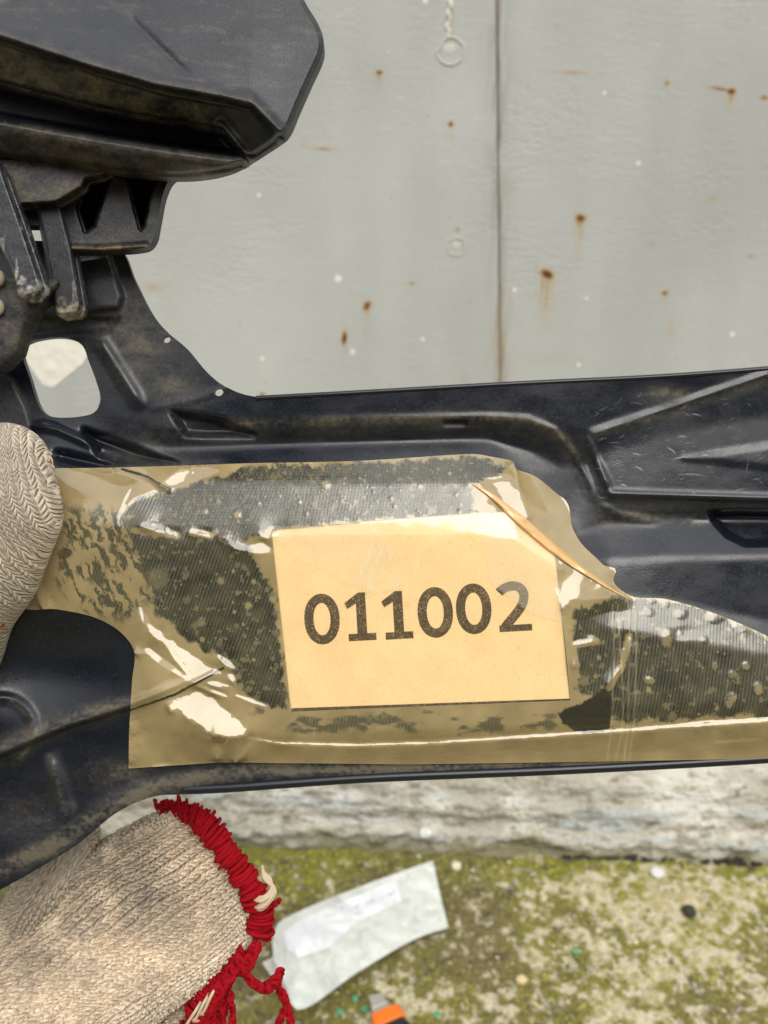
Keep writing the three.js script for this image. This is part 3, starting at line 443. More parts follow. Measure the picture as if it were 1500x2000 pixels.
// how the film must lean at a spot to mirror the bright part of the sky to a viewer who stands in front of the panel
const SUNL = (() => { const d = sun.position.clone().sub(sun.target.position).normalize(); return [d.dot(R), d.dot(U), -d.dot(F)]; })();
const lean = (u, v) => { const x = (u - 750) * PX, y = (1000 - v) * PX, l = Math.hypot(x, y, D0), h = [SUNL[0] - x / l, SUNL[1] - y / l, SUNL[2] + D0 / l]; return [-h[0] / h[2] * px1, h[1] / h[2] * px1]; }; // mm per unit along u and v
const FOLDS = [
  ridge([[225, 914], [280, 930], [330, 957]], .7, 5, false), ridge([[240, 1394], [262, 1385], [350, 1350], [432, 1306]], .7, 5),
  ...[0, 16, 32, 44].map((k) => ridge([[1197 + k, 1190], [1199 + k * .95, 1320], [1196 + k, 1484]], .10, 3)),
];
// creased patches and folds of the film: outlines, and lines with a half width
const PATCH = [
  [[327, 930], [342, 921], [361, 913], [414, 911], [424, 922], [414, 931], [380, 940], [327, 953], [313, 946]], [[444, 1060], [479, 1062], [513, 1058], [534, 1066], [528, 1083], [486, 1079], [460, 1072]],
  [[285, 1214], [298, 1222], [323, 1244], [361, 1270], [399, 1294], [422, 1306], [429, 1313], [395, 1331], [384, 1331], [374, 1315], [363, 1289], [340, 1270], [313, 1251], [292, 1236]],
  [[325, 1378], [340, 1370], [357, 1362], [380, 1353], [400, 1350], [426, 1373], [456, 1396], [480, 1427], [476, 1438], [418, 1438], [403, 1425], [372, 1407], [350, 1388], [334, 1390]],
  [[254, 1407], [272, 1403], [263, 1436], [281, 1430], [267, 1466], [252, 1494], [252, 1446]], [[967, 943], [1005, 937], [1024, 999], [1009, 1009], [986, 990]],
  [[1082, 1103], [1090, 1092], [1124, 1114], [1159, 1135], [1201, 1161], [1218, 1169], [1116, 1174], [1099, 1192]], [[500, 1040], [560, 1026], [536, 1046], [512, 1050]], [[920, 958], [968, 996], [940, 998], [924, 980]],
].map((p) => sdPoly(p));
const CREASE = [
  [[330, 957, 3], [300, 962], [262, 976], [243, 991], [230, 1010], [232, 1027, 3]], [[258, 949, 2.6], [232, 1002]], [[277, 1025, 5], [346, 1042]], [[372, 1037, 5], [412, 1044]], [[437, 1048, 4], [452, 1056]],
  [[319, 1249, 4.4], [342, 1283], [380, 1331], [410, 1348], [441, 1359]], [[268, 1273, 6.5], [289, 1270], [315, 1291], [365, 1325]], [[432, 1285, 6.5], [456, 1305]], [[452, 1318, 5], [455, 1330]], [[399, 1331, 5.5], [448, 1341]], [[462, 1358, 3.6], [517, 1378]],
  [[490, 1441, 4.6], [547, 1451], [700, 1455], [850, 1450], [1000, 1440], [1200, 1427], [1350, 1415], [1500, 1405], [1590, 1398]], [[1180, 1429, 6.5], [1350, 1415], [1500, 1405], [1590, 1397]], [[494, 1446, 5], [460, 1486]], [[425, 1452, 2.6], [424, 1482]], [[275, 1187, 3], [279, 1217]],
  [[945, 935, 3], [996, 930]], [[907, 969, 3], [920, 947], [934, 945]], [[1226, 1245, 5], [1210, 1300], [1188, 1332]], [[1108, 1190, 3.4], [1105, 1228], [1118, 1262], [1122, 1300]], [[1115, 1256, 4.5], [1153, 1252]], [[1323, 1237, 3], [1455, 1228]], [[100, 1170, 3], [103, 1192]], [[70, 1120, 8], [88, 1188]], [[300, 1497, 3], [330, 1492]], [[1005, 905, 3.4], [1010, 960], [1030, 1010]], [[1400, 1450, 2], [1480, 1444]],
].map((p) => [pline(p), p[0][2]]);
const bubbles = [];
const bubbleIn = (P, n, r0, r1) => { const f = sdPoly(P), b = f.box; for (let q = 0; q < n;) { const u = rr(b[0], b[2]), v = rr(b[1], b[3]); if (f(u, v) < 0) { const t = rnd(); bubbles.push([u, v, r0 + (r1 - r0) * t * t * t * t, rr(.8, 1.25)]); q++; } } };
const K2 = [[250, 1008], [330, 988], [520, 1012], [524, 1030], [470, 1058], [500, 1092], [534, 1160], [556, 1330], [560, 1382], [500, 1386], [476, 1352], [440, 1288], [392, 1270], [300, 1190], [286, 1120], [255, 1060]];
const K4 = [[1118, 1190], [1200, 1168], [1300, 1171], [1390, 1197], [1500, 1244], [1590, 1288], [1590, 1398], [1390, 1400], [1200, 1412], [1130, 1342], [1114, 1240]];
const K1 = [[420, 932], [480, 906], [700, 901], [930, 888], [986, 900], [990, 922], [955, 934], [920, 942], [922, 1004], [700, 1016], [540, 1032], [330, 1010], [232, 1012], [262, 975], [330, 955]];
bubbleIn(K2, 130, 2, 9); bubbleIn(K4, 70, 2, 11); bubbleIn([[300, 920], [480, 910], [940, 893], [940, 1000], [330, 1010]], 150, 1.5, 5);
for (const b of [[1302, 1247, 13, 1.5], [1268, 1196, 9, .9], [1330, 1200, 11, .8], [1395, 1207, 14, .7], [1457, 1301, 8, 1], [1480, 1345, 10, 1.2], [1430, 1318, 8, 1], [415, 1289, 16, .7], [455, 1298, 15, .9], [445, 1330, 13, 1], [395, 1215, 8, 1], [365, 1172, 8, 1], [1140, 1330, 12, .7], [470, 1340, 8, 1], [485, 1345, 8, 1], [500, 1390, 14, .5], [635, 945, 9, 1], [1375, 1250, 7, 1], [1270, 1330, 8, .8], [310, 1130, 24, 1]]) bubbles.push(b);
const TAPE = new Grid(20, 870, 1600, 1512, 2, (u, v) => SPAN.at(u, v) * 1000 + .62).each((u, v, z) => { let s = z; for (const f of FOLDS) s += f(u, v); const over = ss(8, -4, sdTag(u, v)); return s + .12 * over + .05 * fbm(u / 40, v / 40, 3) * (1 - over); });
for (const [u, v, r, a] of bubbles) { const G = TAPE, R2 = r * 1.3; for (let j = Math.max(0, Math.floor((v - R2 * 1.5 - G.v0) / G.s)); j <= Math.min(G.ny - 1, (v + R2 * 1.5 - G.v0) / G.s); j++) for (let i = Math.max(0, Math.floor((u - R2 * 1.5 - G.u0) / G.s)); i <= Math.min(G.nx - 1, (u + R2 * 1.5 - G.u0) / G.s); i++) { const q = Math.hypot((G.u0 + i * G.s - u) * 1, (G.v0 + j * G.s - v) / a) / R2; if (q < 1) G.d[j * G.nx + i] += Math.min(.26, r * .02) * (1 - q * q); } }
{ // the film leans as given inside the folds and returns softly around them, held down where it sticks
  const { nx, ny, s: st, u0, v0 } = TAPE, N = nx * ny, w = new Float32Array(N), gu = new Float32Array(N), gv = new Float32Array(N), pin = new Uint8Array(N), h = new Float32Array(N), floor = new Float32Array(N);
  const stuck = [K2, K4].map((p) => sdPoly(p));
  for (let j = 0; j < ny; j++) for (let i = 0; i < nx; i++) {
    const u = u0 + i * st, v = v0 + j * st, k = j * nx + i, e = 5 * noise(u / 13, v / 13) + 3 * noise(u / 4.5, v / 4.5); let d = 1e9;
    for (const f of PATCH) { const b = f.box; if (u > b[0] - 12 && u < b[2] + 12 && v > b[1] - 12 && v < b[3] + 12) d = Math.min(d, f(u, v) + e * .8); }
    for (const [f, r] of CREASE) { const [q, t] = f(u, v); if (q < 14) d = Math.min(d, q - r * (.55 + .45 * Math.sin(Math.PI * clamp(t, .08, .92))) + e * .16); }
    const inside = ss(1.2, -1.2, d); w[k] = mix(.03, 1, inside); if (sdTag(u, v) < -6) w[k] = .25;
    const [a, b] = lean(u, v), x = .12 * px1 * noise(u / 30 + 9, v / 30); gu[k] = (a + x) * inside * st; gv[k] = (b + x) * inside * st;
    const zu = (SPAN.at(u + 3, v) - SPAN.at(u - 3, v)) / 6e-3, zv = (SPAN.at(u, v + 3) - SPAN.at(u, v - 3)) / 6e-3; gu[k] -= zu * st * inside; gv[k] -= zv * st * inside;
    floor[k] = (sdTag(u, v) < 3 ? SPAN.at(u, v) * 1000 + .5 : BODY.at(u, v) * 1000 + .25) - TAPE.d[k];
    pin[k] = (sdTape(u, v) > -3 && d > 3) || (d > 22 && stuck.some((f) => f(u, v) < -22)) ? 1 : 0;
  }
  for (let it = 0; it < 420; it++) for (let j = 1; j < ny - 1; j++) for (let i = 1; i < nx - 1; i++) {
    const k = j * nx + i; if (pin[k]) continue;
    const a = w[k] + w[k + 1], b = w[k] + w[k - 1], c = w[k] + w[k + nx], d = w[k] + w[k - nx];
    const t = (a * (h[k + 1] - .5 * (gu[k] + gu[k + 1])) + b * (h[k - 1] + .5 * (gu[k] + gu[k - 1])) + c * (h[k + nx] - .5 * (gv[k] + gv[k + nx])) + d * (h[k - nx] + .5 * (gv[k] + gv[k - nx]))) / (a + b + c + d);
    h[k] = Math.max(h[k] + 1.85 * (t - h[k]), floor[k]);
  }
  for (let k = 0; k < N; k++) TAPE.d[k] += h[k];
  TAPE.each((u, v, z) => Math.max(z, BODY.at(u, v) * 1000 + .25, sdTag(u, v) < 3 ? SPAN.at(u, v) * 1000 + .5 : -99));
}
{
  const B = [20, 870, 1600, 1512], W = 1580, H = 642;
  const f1 = sdPoly(K1), f2 = sdPoly(K2), f4 = sdPoly(K4), f5 = sdPoly([[1088, 1392], [1150, 1362], [1180, 1340], [1196, 1352], [1196, 1412], [1180, 1432], [1140, 1436], [1095, 1414]]), f6 = sdPoly([[560, 1394], [700, 1392], [1090, 1384], [1095, 1425], [900, 1440], [760, 1430], [560, 1436]]), f3 = sdPoly([[120, 985], [200, 985], [260, 1000], [300, 1100], [300, 1180], [240, 1225], [150, 1195], [105, 1150], [110, 1040]]);
  const veil1 = sdPoly([[535, 1040], [720, 1020], [770, 1080], [740, 1150], [690, 1145], [560, 1075]]), veil2 = sdPoly([[930, 1000], [1000, 1000], [1085, 1078], [1105, 1215], [1040, 1200], [960, 1140]]), veil3 = sdPoly([[700, 1080], [735, 1060], [790, 1075], [830, 1095], [790, 1150], [700, 1160]]);
  const arcs = [[[1188, 1342], [1215, 1300], [1230, 1244]], [[1112, 1190], [1108, 1230], [1114, 1262], [1124, 1300]], [[1124, 1258], [1165, 1252]], [[262, 1035], [345, 1045]], [[375, 1038], [412, 1046]], [[430, 1345], [520, 1380]]].map((p) => pline(p)), darks = [[[225, 914], [280, 930], [330, 957]], [[240, 1394], [262, 1385], [350, 1350], [436, 1304]]].map((p) => pline(p));
  const bub = new Float32Array(W * H); for (const [u, v, r, a] of bubbles) for (let j = Math.floor(v - r * 2 - B[1]); j < v + r * 2 - B[1]; j++) for (let i = Math.floor(u - r * 2 - B[0]); i < u + r * 2 - B[0]; i++) if (i >= 0 && j >= 0 && i < W && j < H) { const q = Math.hypot(i + B[0] - u, (j + B[1] - v) / a) / r + .22 * noise(i / 4, j / 4); bub[j * W + i] = Math.max(bub[j * W + i], ss(1.15, .6, q) * (.3 + .55 * ((u * 7.31) % 1))); }
  const con = new Float32Array(W * H), stripe = new Float32Array(W * H), lab = new Float32Array(W * H), haze = new Float32Array(W * H);
  for (let j = 0; j < H; j++) for (let i = 0; i < W; i++) {
    const u = B[0] + i, v = B[1] + j, o = j * W + i, n = fbm(u / 16, v / 16, 4), m = fbm(u / 5, v / 5, 3), e = 14 * n + 5 * m;
    let k = Math.max(ss(4, -6, f1(u, v) + e), ss(4, -6, f2(u, v) + e), ss(4, -6, f4(u, v) + e)); k *= .95 + .2 * fbm(u / 24 + 11, v / 24, 4);
    k *= 1 - .4 * ss(.32, .46, fbm(u / 11 + 30, v / 11, 4));                                     // patches lifted from the plastic
    const streak = fbm((u - .5 * v) / 8 + 1.6 * n, (u * .5 + v) / 26, 4); k = Math.max(k, ss(8, -22, f3(u, v) + e) * .8 * ss(-.08, .2, streak + .2 * m), .7 * ss(4, -12, f6(u, v) + e) * ss(-.1, .25, fbm(u / 40, v / 18, 3)));
    const solid = ss(2, -3, f5(u, v) + e * .5); k *= 1 - bub[o]; k = Math.max(k, solid);
    for (const f of arcs) { const [d] = f(u, v); if (d < 12) k *= 1 - .85 * ss(9, 4, d + 3 * m); }
    let dark = 0; for (const f of darks) { const [d] = f(u, v); if (d < 8) { const q = ss(3.6, 1.4, d + 1.4 * m); k = Math.max(k, q); dark = Math.max(dark, q); } }
    const left = u < 545 ? 1 : 0, ph = u * mix(.985, .94, left) + v * mix(.17, .34, left) + .5 * n; stripe[o] = (.5 + .5 * Math.sin(ph * 2 * Math.PI / 6.6)) * (1 - solid) * (.75 + .5 * n);
    if (v < 1025 && u > 300) stripe[o] = clamp(.5 * stripe[o] + .35 * (.5 + .5 * Math.sin(v * 2 * Math.PI / 6 + 3 * m)) + .5 * ss(0, .3, m));
    stripe[o] *= 1 - dark; con[o] = k; const L = ss(1.2, -1.2, sdTag(u, v)); lab[o] = L;
    if (L > 0) haze[o] = L * clamp(.34 * ss(6, -6, veil1(u, v) + 20 * n) + .42 * ss(3, -3, veil2(u, v)) + .5 * ss(4, -4, veil3(u, v)) * ss(.0, .25, fbm(u / 7 + v / 30, v / 44, 4)));  // air gaps over the tag; their pale glare is painted into the film
  }
  const vline = (u, v) => { let s = 0; if (v > 1180) for (const k of [0, 16, 32, 44]) s = Math.max(s, Math.exp(-Math.pow((u - 1197 - k - 3 * Math.sin(v / 60 + k)) / 2.2, 2))); return s * (.6 + .4 * noise(u, v / 20)); };
  const map = tex(W, H, (i, j) => {
    const o = j * W + i, u = B[0] + i, v = B[1] + j, n = fbm(u / 50, v / 50, 3), g = fbm((u * .5 + v) / 3, (u - v * .5) / 90, 2);
    let c = mix3([162 + 22 * n + 3 * g, 143 + 21 * n + 3 * g, 102 + 18 * n + 3 * g], [138, 134, 106], con[o]);
    c = mix3(c, [226, 208, 160], vline(u, v) * .5); c = mix3(c, [254, 237, 207], lab[o]); return mix3(c, [250, 236, 205], haze[o]);
  }, true);
  const trans = tex(W, H, (i, j) => { const o = j * W + i, u = B[0] + i, v = B[1] + j; let t = mix(.1, .88 - .22 * stripe[o], con[o]); t -= .3 * vline(u, v) * con[o]; return mix(t, .97 - .45 * haze[o], lab[o]); });
  const rough = tex(W, H, (i, j) => { const o = j * W + i; return mix(.07, .2 + .12 * stripe[o], con[o] * (1 - lab[o])) + .12 * haze[o]; });
  const bump = tex(W, H, (i, j) => { const o = j * W + i; return clamp(.5 + .25 * (stripe[o] - .5) * con[o] * (1 - lab[o]) + .18 * (1 - con[o]) * (1 - lab[o])); });
  const film = new THREE.MeshPhysicalMaterial({ map, transmission: 1, transmissionMap: trans, thickness: 0, roughness: 1, roughnessMap: rough, bumpMap: bump, bumpScale: 0.00008, ior: 1.68, side: THREE.DoubleSide });
  const tape = frameOf(thing('packing_tape', 'wrinkled clear brown packing tape over the paper tag on the black panel', 'tape'));
  part('film', sheet({ sdf: sdTape, z: (u, v) => TAPE.at(u, v) * .001, box: [24, 878, 1592, 1508], step: 2.2, thick: 0, uvBox: B }), film, tape);
  // the pinched fold: doubled film standing proud, thickest in the middle
  const P = curvePts(foldP, 70), pos = [], idx = [], K = 9;
  P.forEach((p, i) => { const t = i / (P.length - 1), q = P[Math.min(i + 1, P.length - 1)], r = P[Math.max(i - 1, 0)], dx = q[0] - r[0], dy = q[1] - r[1], l = Math.hypot(dx, dy), w = 1.2 + 8.5 * Math.pow(Math.sin(Math.PI * Math.pow(t, .8)), 1.4); for (let k = 0; k <= K; k++) { const a = k / K * Math.PI, o = -Math.cos(a) * w; const u = p[0] - dy / l * o, v = p[1] + dx / l * o; pos.push(...loc(u, v, TAPE.at(u, v) * .001 + .0002 + .0011 * Math.pow(Math.sin(a), .7) * Math.min(1, w / 7) * (1 + .35 * noise(i / 4, k * .8)))); if (i && k) { const b = (i - 1) * (K + 1) + k - 1; idx.push(b, b + K + 1, b + 1, b + 1, b + K + 1, b + K + 2); } } });
  const g = new THREE.BufferGeometry(); g.setAttribute('position', new THREE.Float32BufferAttribute(pos, 3)); g.setIndex(idx); g.computeVertexNormals();
  part('pinched_fold', g, new THREE.MeshPhysicalMaterial({ color: new THREE.Color().setRGB(...lin3([238, 192, 122])), transmission: .3, thickness: 0, roughness: .2, ior: 1.8, side: THREE.DoubleSide }), tape);
}

// ---------------------------------------------------------------- knitted gloves
const WALE = .0036, ROW = .0027;
function knitH(x, y) { // stockinette: pairs of slanted legs up each column
  x += .0014 * noise(x * 80, y * 90) + .0004 * noise(x * 290 + 5, y * 270); y += .0016 * noise(x * 110 + 9, y * 90) + .0004 * noise(x * 330, y * 300); const a = x / WALE, c = a - Math.floor(a), s = Math.abs(c - .5) * 2, leg = 1 - Math.pow(Math.abs(s - .5) * 2, 2.2), r = y / ROW + s * 1.15 + .35 * noise(x * 300, y * 300); const f = r - Math.floor(r); return leg * Math.pow(Math.sin(Math.PI * f), .8);
}
const KS = 1024, KM = .06; // texture covers 60 mm
const knitBump = tiled(tex(KS, KS, (i, j) => { const x = i / KS * KM, y = (1 - j / KS) * KM; return clamp(.9 * knitH(x, y) + .14 * noise(i / 3 + j / 9, j / 3) * knitH(x, y)); }), 1 / KM);
const knitMap = tiled(tex(KS, KS, (i, j) => {
  const x = i / KS * KM, y = (1 - j / KS) * KM, cx = Math.floor(x / WALE), s = Math.abs(x / WALE - cx - .5) * 2, cy = Math.floor(y / ROW + s * 1.15), t = .5 * noise(cx * 7.3 + (x / WALE - cx > .5 ? 3 : 0), cy * 3.7), f = noise(i / 1.6, j / 5);
  return [220 + 18 * t, 205 + 20 * t, 184 + 22 * t].map((q) => q + 12 * f + 8 * noise(i / 2.2 + j / 3, j / 1.4));
}, true), 1 / KM);
const knitM = new THREE.MeshPhysicalMaterial({ map: knitMap, vertexColors: true, roughness: .95, bumpMap: knitBump, bumpScale: 0.0007, sheen: .2, sheenColor: new THREE.Color(.9, .8, .7), sheenRoughness: .6, side: THREE.DoubleSide });
const knitM2 = knitM.clone(); knitM2.bumpScale = 0.002;
const redM = new THREE.MeshPhysicalMaterial({ color: new THREE.Color().setRGB(.33, .006, .012), roughness: 1, specularIntensity: .2 });
const yarnM = new THREE.MeshPhysicalMaterial({ color: new THREE.Color().setRGB(...lin3([206, 184, 156])), roughness: .95 });
const at = (u, v, z) => loc(u, v, z);
{ // lower glove, its open cuff toward the right
  const glove = frameOf(thing('work_glove', 'beige knitted work glove with frayed red cuff hem below the black panel', 'glove'));
  const Z0 = -.062;
  const E = curvePts([[328, 1578, 0], [372, 1580, .5], [412, 1608, .8], [455, 1665, 1.0], [495, 1722, 1.0], [518, 1780, .95], [508, 1838, .8], [458, 1880, .72], [420, 1932, .68], [392, 1990, .6], [368, 2050, .45], [330, 2110, .2], [300, 2130, 0]], 200);
  const ax = [-.80, .60], LEN = 760, NT = 440, pos = [], uv = [], col = [], idx = [], NS = E.length - 1, ring = 2 * NS;
  const pt = (k, t) => { // k around the cuff, t from the hem (0) to the fingers (1)
    const back = k > NS, e = E[back ? ring - k : k], s = (back ? ring - k : k) / NS, taper = 1 - .10 * t;
    const cx = 400, cy = 1850; const bu = cx + (e[0] - cx) * taper, bv = cy + (e[1] - cy) * taper;
    const bulge = 46 * Math.sin(Math.PI * clamp(t * 1.15)) * ss(.4, .0, s); // top outline arches
    const u = bu + ax[0] * LEN * t - .3 * bulge, v = bv + ax[1] * LEN * t - bulge;
    const fold = .0055 * Math.sin(s * 15 + 2.2 * t + .6) * ss(.02, .2, t) + .006 * fbm(s * 4 + 7, t * 3, 2) - .010 * Math.exp(-Math.pow((s - .56 - .12 * t) / .06, 2)) * ss(0, .12, t);
    const flare = .003 * Math.exp(-t * 18);
    return [u, v, back ? Z0 - .016 * Math.sin(Math.PI * s) : Z0 + .034 * Math.sqrt(Math.max(0, e[2])) * (.85 + .3 * t) + fold + flare - .012 * t];
  };
  const arc = [0]; for (let k = 1; k <= NS; k++) arc.push(arc[k - 1] + Math.hypot(E[k][0] - E[k - 1][0], E[k][1] - E[k - 1][1], (Math.sqrt(Math.max(0, E[k][2])) - Math.sqrt(Math.max(0, E[k - 1][2]))) * 150) * PX * 1.22);
  const NF = 560; // samples round the front for the knit relief
  const kk = []; for (let q = 0; q <= NF; q++) kk.push(q / NF * NS); for (let q = 1; q < 40; q++) kk.push(NS + q / 40 * NS); kk.push(ring);
  const P3 = (k, t) => { const i = Math.floor(k), f = k - i, a = pt(i, t), b = pt(Math.min(i + 1, ring), t); return loc(mix(a[0], b[0], f), mix(a[1], b[1], f), mix(a[2], b[2], f)); };
  for (let j = 0; j <= NT; j++) for (let q = 0; q < kk.length; q++) {
    const k = kk[q], t = j / NT, p = P3(k, t); pos.push(...p);
    const kf = k > NS ? ring - k : k, i = Math.min(NS - 1, Math.floor(kf)), a = mix(arc[i], arc[i + 1], kf - i); uv.push(a, t * LEN * PX * 1.22);
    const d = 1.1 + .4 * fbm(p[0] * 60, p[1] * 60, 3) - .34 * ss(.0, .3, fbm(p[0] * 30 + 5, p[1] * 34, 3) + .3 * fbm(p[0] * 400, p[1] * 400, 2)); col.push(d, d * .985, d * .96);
    if (j && q) { const w = kk.length, b = (j - 1) * w + q - 1; idx.push(b, b + 1, b + w, b + 1, b + w + 1, b + w); }
  }
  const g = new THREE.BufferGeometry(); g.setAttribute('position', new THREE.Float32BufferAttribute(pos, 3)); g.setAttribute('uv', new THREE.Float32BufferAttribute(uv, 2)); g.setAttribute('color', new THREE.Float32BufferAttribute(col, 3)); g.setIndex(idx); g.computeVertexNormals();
  { const p = g.attributes.position, n = g.attributes.normal, o = g.attributes.uv; for (let k = 0; k < p.count; k++) { const h = .0026 * (knitH(o.getX(k), o.getY(k)) - .6); p.setXYZ(k, p.getX(k) + n.getX(k) * h, p.getY(k) + n.getY(k) * h, p.getZ(k) + n.getZ(k) * h); } g.computeVertexNormals(); }
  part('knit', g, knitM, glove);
  // overlocked hem: yarn wound round the edge in loose coils
  const edgeAt = (s) => { const k = s * NS; return P3(clamp(k, 0, NS - 1e-3), 0.012); };
  const coil = (s0, s1, turns, r, yarn, mat, name, seed) => { const Q = []; const n = Math.abs(turns) * 9; for (let q = 0; q <= n; q++) { const f = q / n, s = mix(s0, s1, f), p = edgeAt(s), p2 = edgeAt(Math.min(1, s + .004)), dx = p2[0] - p[0], dy = p2[1] - p[1], l = Math.hypot(dx, dy) || 1, a = f * turns * 6.283 + 1.1 * noise(q / 7, seed), rad = r * (1 + .55 * noise(q / 5, seed + 3) + .25 * noise(q / 23, seed + 8)) ; const ox = Math.cos(a) * rad + .0008 * noise(q / 9, seed + 4); Q.push([p[0] + dy / l * -ox + .0006 * noise(q / 3, seed + 9), p[1] + dx / l * ox, p[2] + Math.sin(a) * rad * .7 + .0008]); } return basic(tube(Q, yarn, 6, 1.4)); };
  const hem = []; hem.push(coil(.0, .47, 50, .0032, .0008, 0, 0, 1), coil(.0, .47, 66, .0025, .0007, 0, 0, 5), coil(.0, .47, -41, .0034, .0007, 0, 0, 21), coil(.52, .86, 40, .0038, .0008, 0, 0, 7), coil(.52, .86, -34, .0034, .0008, 0, 0, 11), coil(.0, .47, 29, .0038, .0006, 0, 0, 15));
  part('hem', mergeGeometries(hem), redM, glove, 'red overlocked hem of the cuff');
  const squig = (P, amp, curls, r, seed) => { const L = curvePts(P, Math.round(curls * 8)), Q = L.map((p, i) => { const a = i / 8 * 6.283 + noise(i / 5, seed); return loc(p[0] + amp * Math.cos(a) * (.7 + .5 * noise(i / 4, seed)), p[1] + amp * Math.sin(a), p[2] + .0012 * Math.sin(a * .7 + seed)); }); return basic(tube(Q, r, 6, 1.5)); };
  const loose = [
    [[[476, 1885, -.03], [486, 1912, -.03], [512, 1928, -.03], [538, 1912, -.03], [548, 1896, -.03]], 6, 11, .0009, 1], [[[548, 1896, -.03], [544, 1930, -.032], [558, 1955, -.034], [566, 1985, -.034], [570, 2030, -.034]], 6, 12, .0009, 2], [[[500, 1925, -.03], [520, 1934, -.03], [540, 1918, -.03]], 5, 8, .0009, 3], [[[560, 1965, -.034], [548, 1990, -.034], [535, 2020, -.034]], 5, 7, .0009, 4],
    [[[455, 1900, -.035], [442, 1930, -.035], [436, 1970, -.035], [428, 2030, -.035]], 8, 12, .0009, 5], [[[430, 1900, -.035], [420, 1950, -.035], [410, 2010, -.035]], 9, 12, .001, 6], [[[410, 1900, -.034], [398, 1912, -.034], [388, 1930, -.034]], 5, 5, .0008, 7], [[[445, 1935, -.033], [455, 1980, -.033], [442, 2030, -.033]], 6, 8, .0008, 8], [[[330, 1590, -.045], [318, 1592, -.045], [322, 1580, -.045]], 4, 3, .0008, 9], [[[530, 1770, -.03], [540, 1764, -.03], [546, 1758, -.03]], 3, 4, .0007, 10], [[[470, 1870, -.03], [450, 1900, -.03], [425, 1935, -.03], [405, 1975, -.03]], 12, 18, .001, 12], [[[500, 1845, -.03], [485, 1880, -.03], [470, 1895, -.03]], 10, 9, .001, 13],
  ];
  for (const a of loose) part('loose_thread', squig(...a), redM, glove);
  for (let q = 0; q < 7; q++) part('yarn_loop', basic(tube([[490 + rr(-4, 4), 1742 + 5 * q, -.029], [512, 1752 + 4 * q, -.0255 + .0006 * (q % 3)], [529 + 1.5 * q, 1738 + rr(-3, 3), -.0265], [528 - 2 * q, 1716, -.028], [512, 1702 - 2 * q, -.03]].map((p) => loc(...p)), .00055, 6, 6)), yarnM, glove);
  for (let q = 0; q < 3; q++) { const u = 366 + q * 19 + rr(-6, 6), v = 1994 - q * 13 + rr(-8, 8); part('yarn_loop', basic(tube([[u + 26, v - 46, -.032], [u + 12, v - 20 + rr(-5, 5), -.0275], [u - 4, v + rr(2, 9), -.028], [u - 10, v + 14, -.0285], [u + 6, v + 12, -.031]].map((p) => loc(...p)), .0006, 6, 6)), yarnM, glove); }
  const hair = (mat, n, spot, name) => { const fz = []; for (let q = 0; q < n; q++) { const p = spot(), l = rr(.0012, .0032), a = rr(0, 6.28), b = a + rr(-1.6, 1.6); fz.push(basic(tube([p, [p[0] + l * .5 * Math.cos(a), p[1] + l * .5 * Math.sin(a), p[2] + .0006 + l * .25], [p[0] + l * .8 * Math.cos(b), p[1] + l * .8 * Math.sin(b), p[2] + .0008 + l * .2]], .00016, 3, 2))); } tag(part(name, mergeGeometries(fz), mat, glove), null, null, null, 'stuff'); };
  hair(yarnM, 800, () => P3(rr(.02, .75) * NS, Math.pow(rnd(), .8) * .8), 'yarn_fuzz');
  hair(redM, 500, () => { const p = P3((rnd() < .6 ? rr(.0, .47) : rr(.52, .86)) * NS, .012); return [p[0] + rr(-.003, .003), p[1] + rr(-.003, .003), p[2] + .002]; }, 'thread_fuzz');
  { const c = curvePts([[50, 1790, -.05], [92, 1722, -.042], [128, 1668, -.045], [146, 1630, -.055]], 20).map((p) => loc(...p)), g = new THREE.TubeGeometry(new THREE.CatmullRomCurve3(c.map((p) => new THREE.Vector3(...p))), 130, .0098, 130), n = g.attributes.position.count; const o = g.attributes.uv, P = g.attributes.position, N = g.attributes.normal; for (let i = 0; i < n; i++) { o.setXY(i, o.getY(i) * .0616, o.getX(i) * .042); const h = .0022 * (knitH(o.getX(i), o.getY(i)) - .6); P.setXYZ(i, P.getX(i) + N.getX(i) * h, P.getY(i) + N.getY(i) * h, P.getZ(i) + N.getZ(i) * h); } g.computeVertexNormals(); g.setAttribute('color', new THREE.Float32BufferAttribute(new Float32Array(n * 3).fill(.7), 3)); const cap = new THREE.SphereGeometry(.0098, 20, 14); cap.translate(...c[20]); cap.setAttribute('color', new THREE.Float32BufferAttribute(new Float32Array(cap.attributes.position.count * 3).fill(.7), 3)); const q = cap.attributes.uv; for (let i = 0; i < q.count; i++) q.setXY(i, q.getX(i) * .052, q.getY(i) * .026); part('thumb', mergeGeometries([g, cap]), knitM, glove); }
}
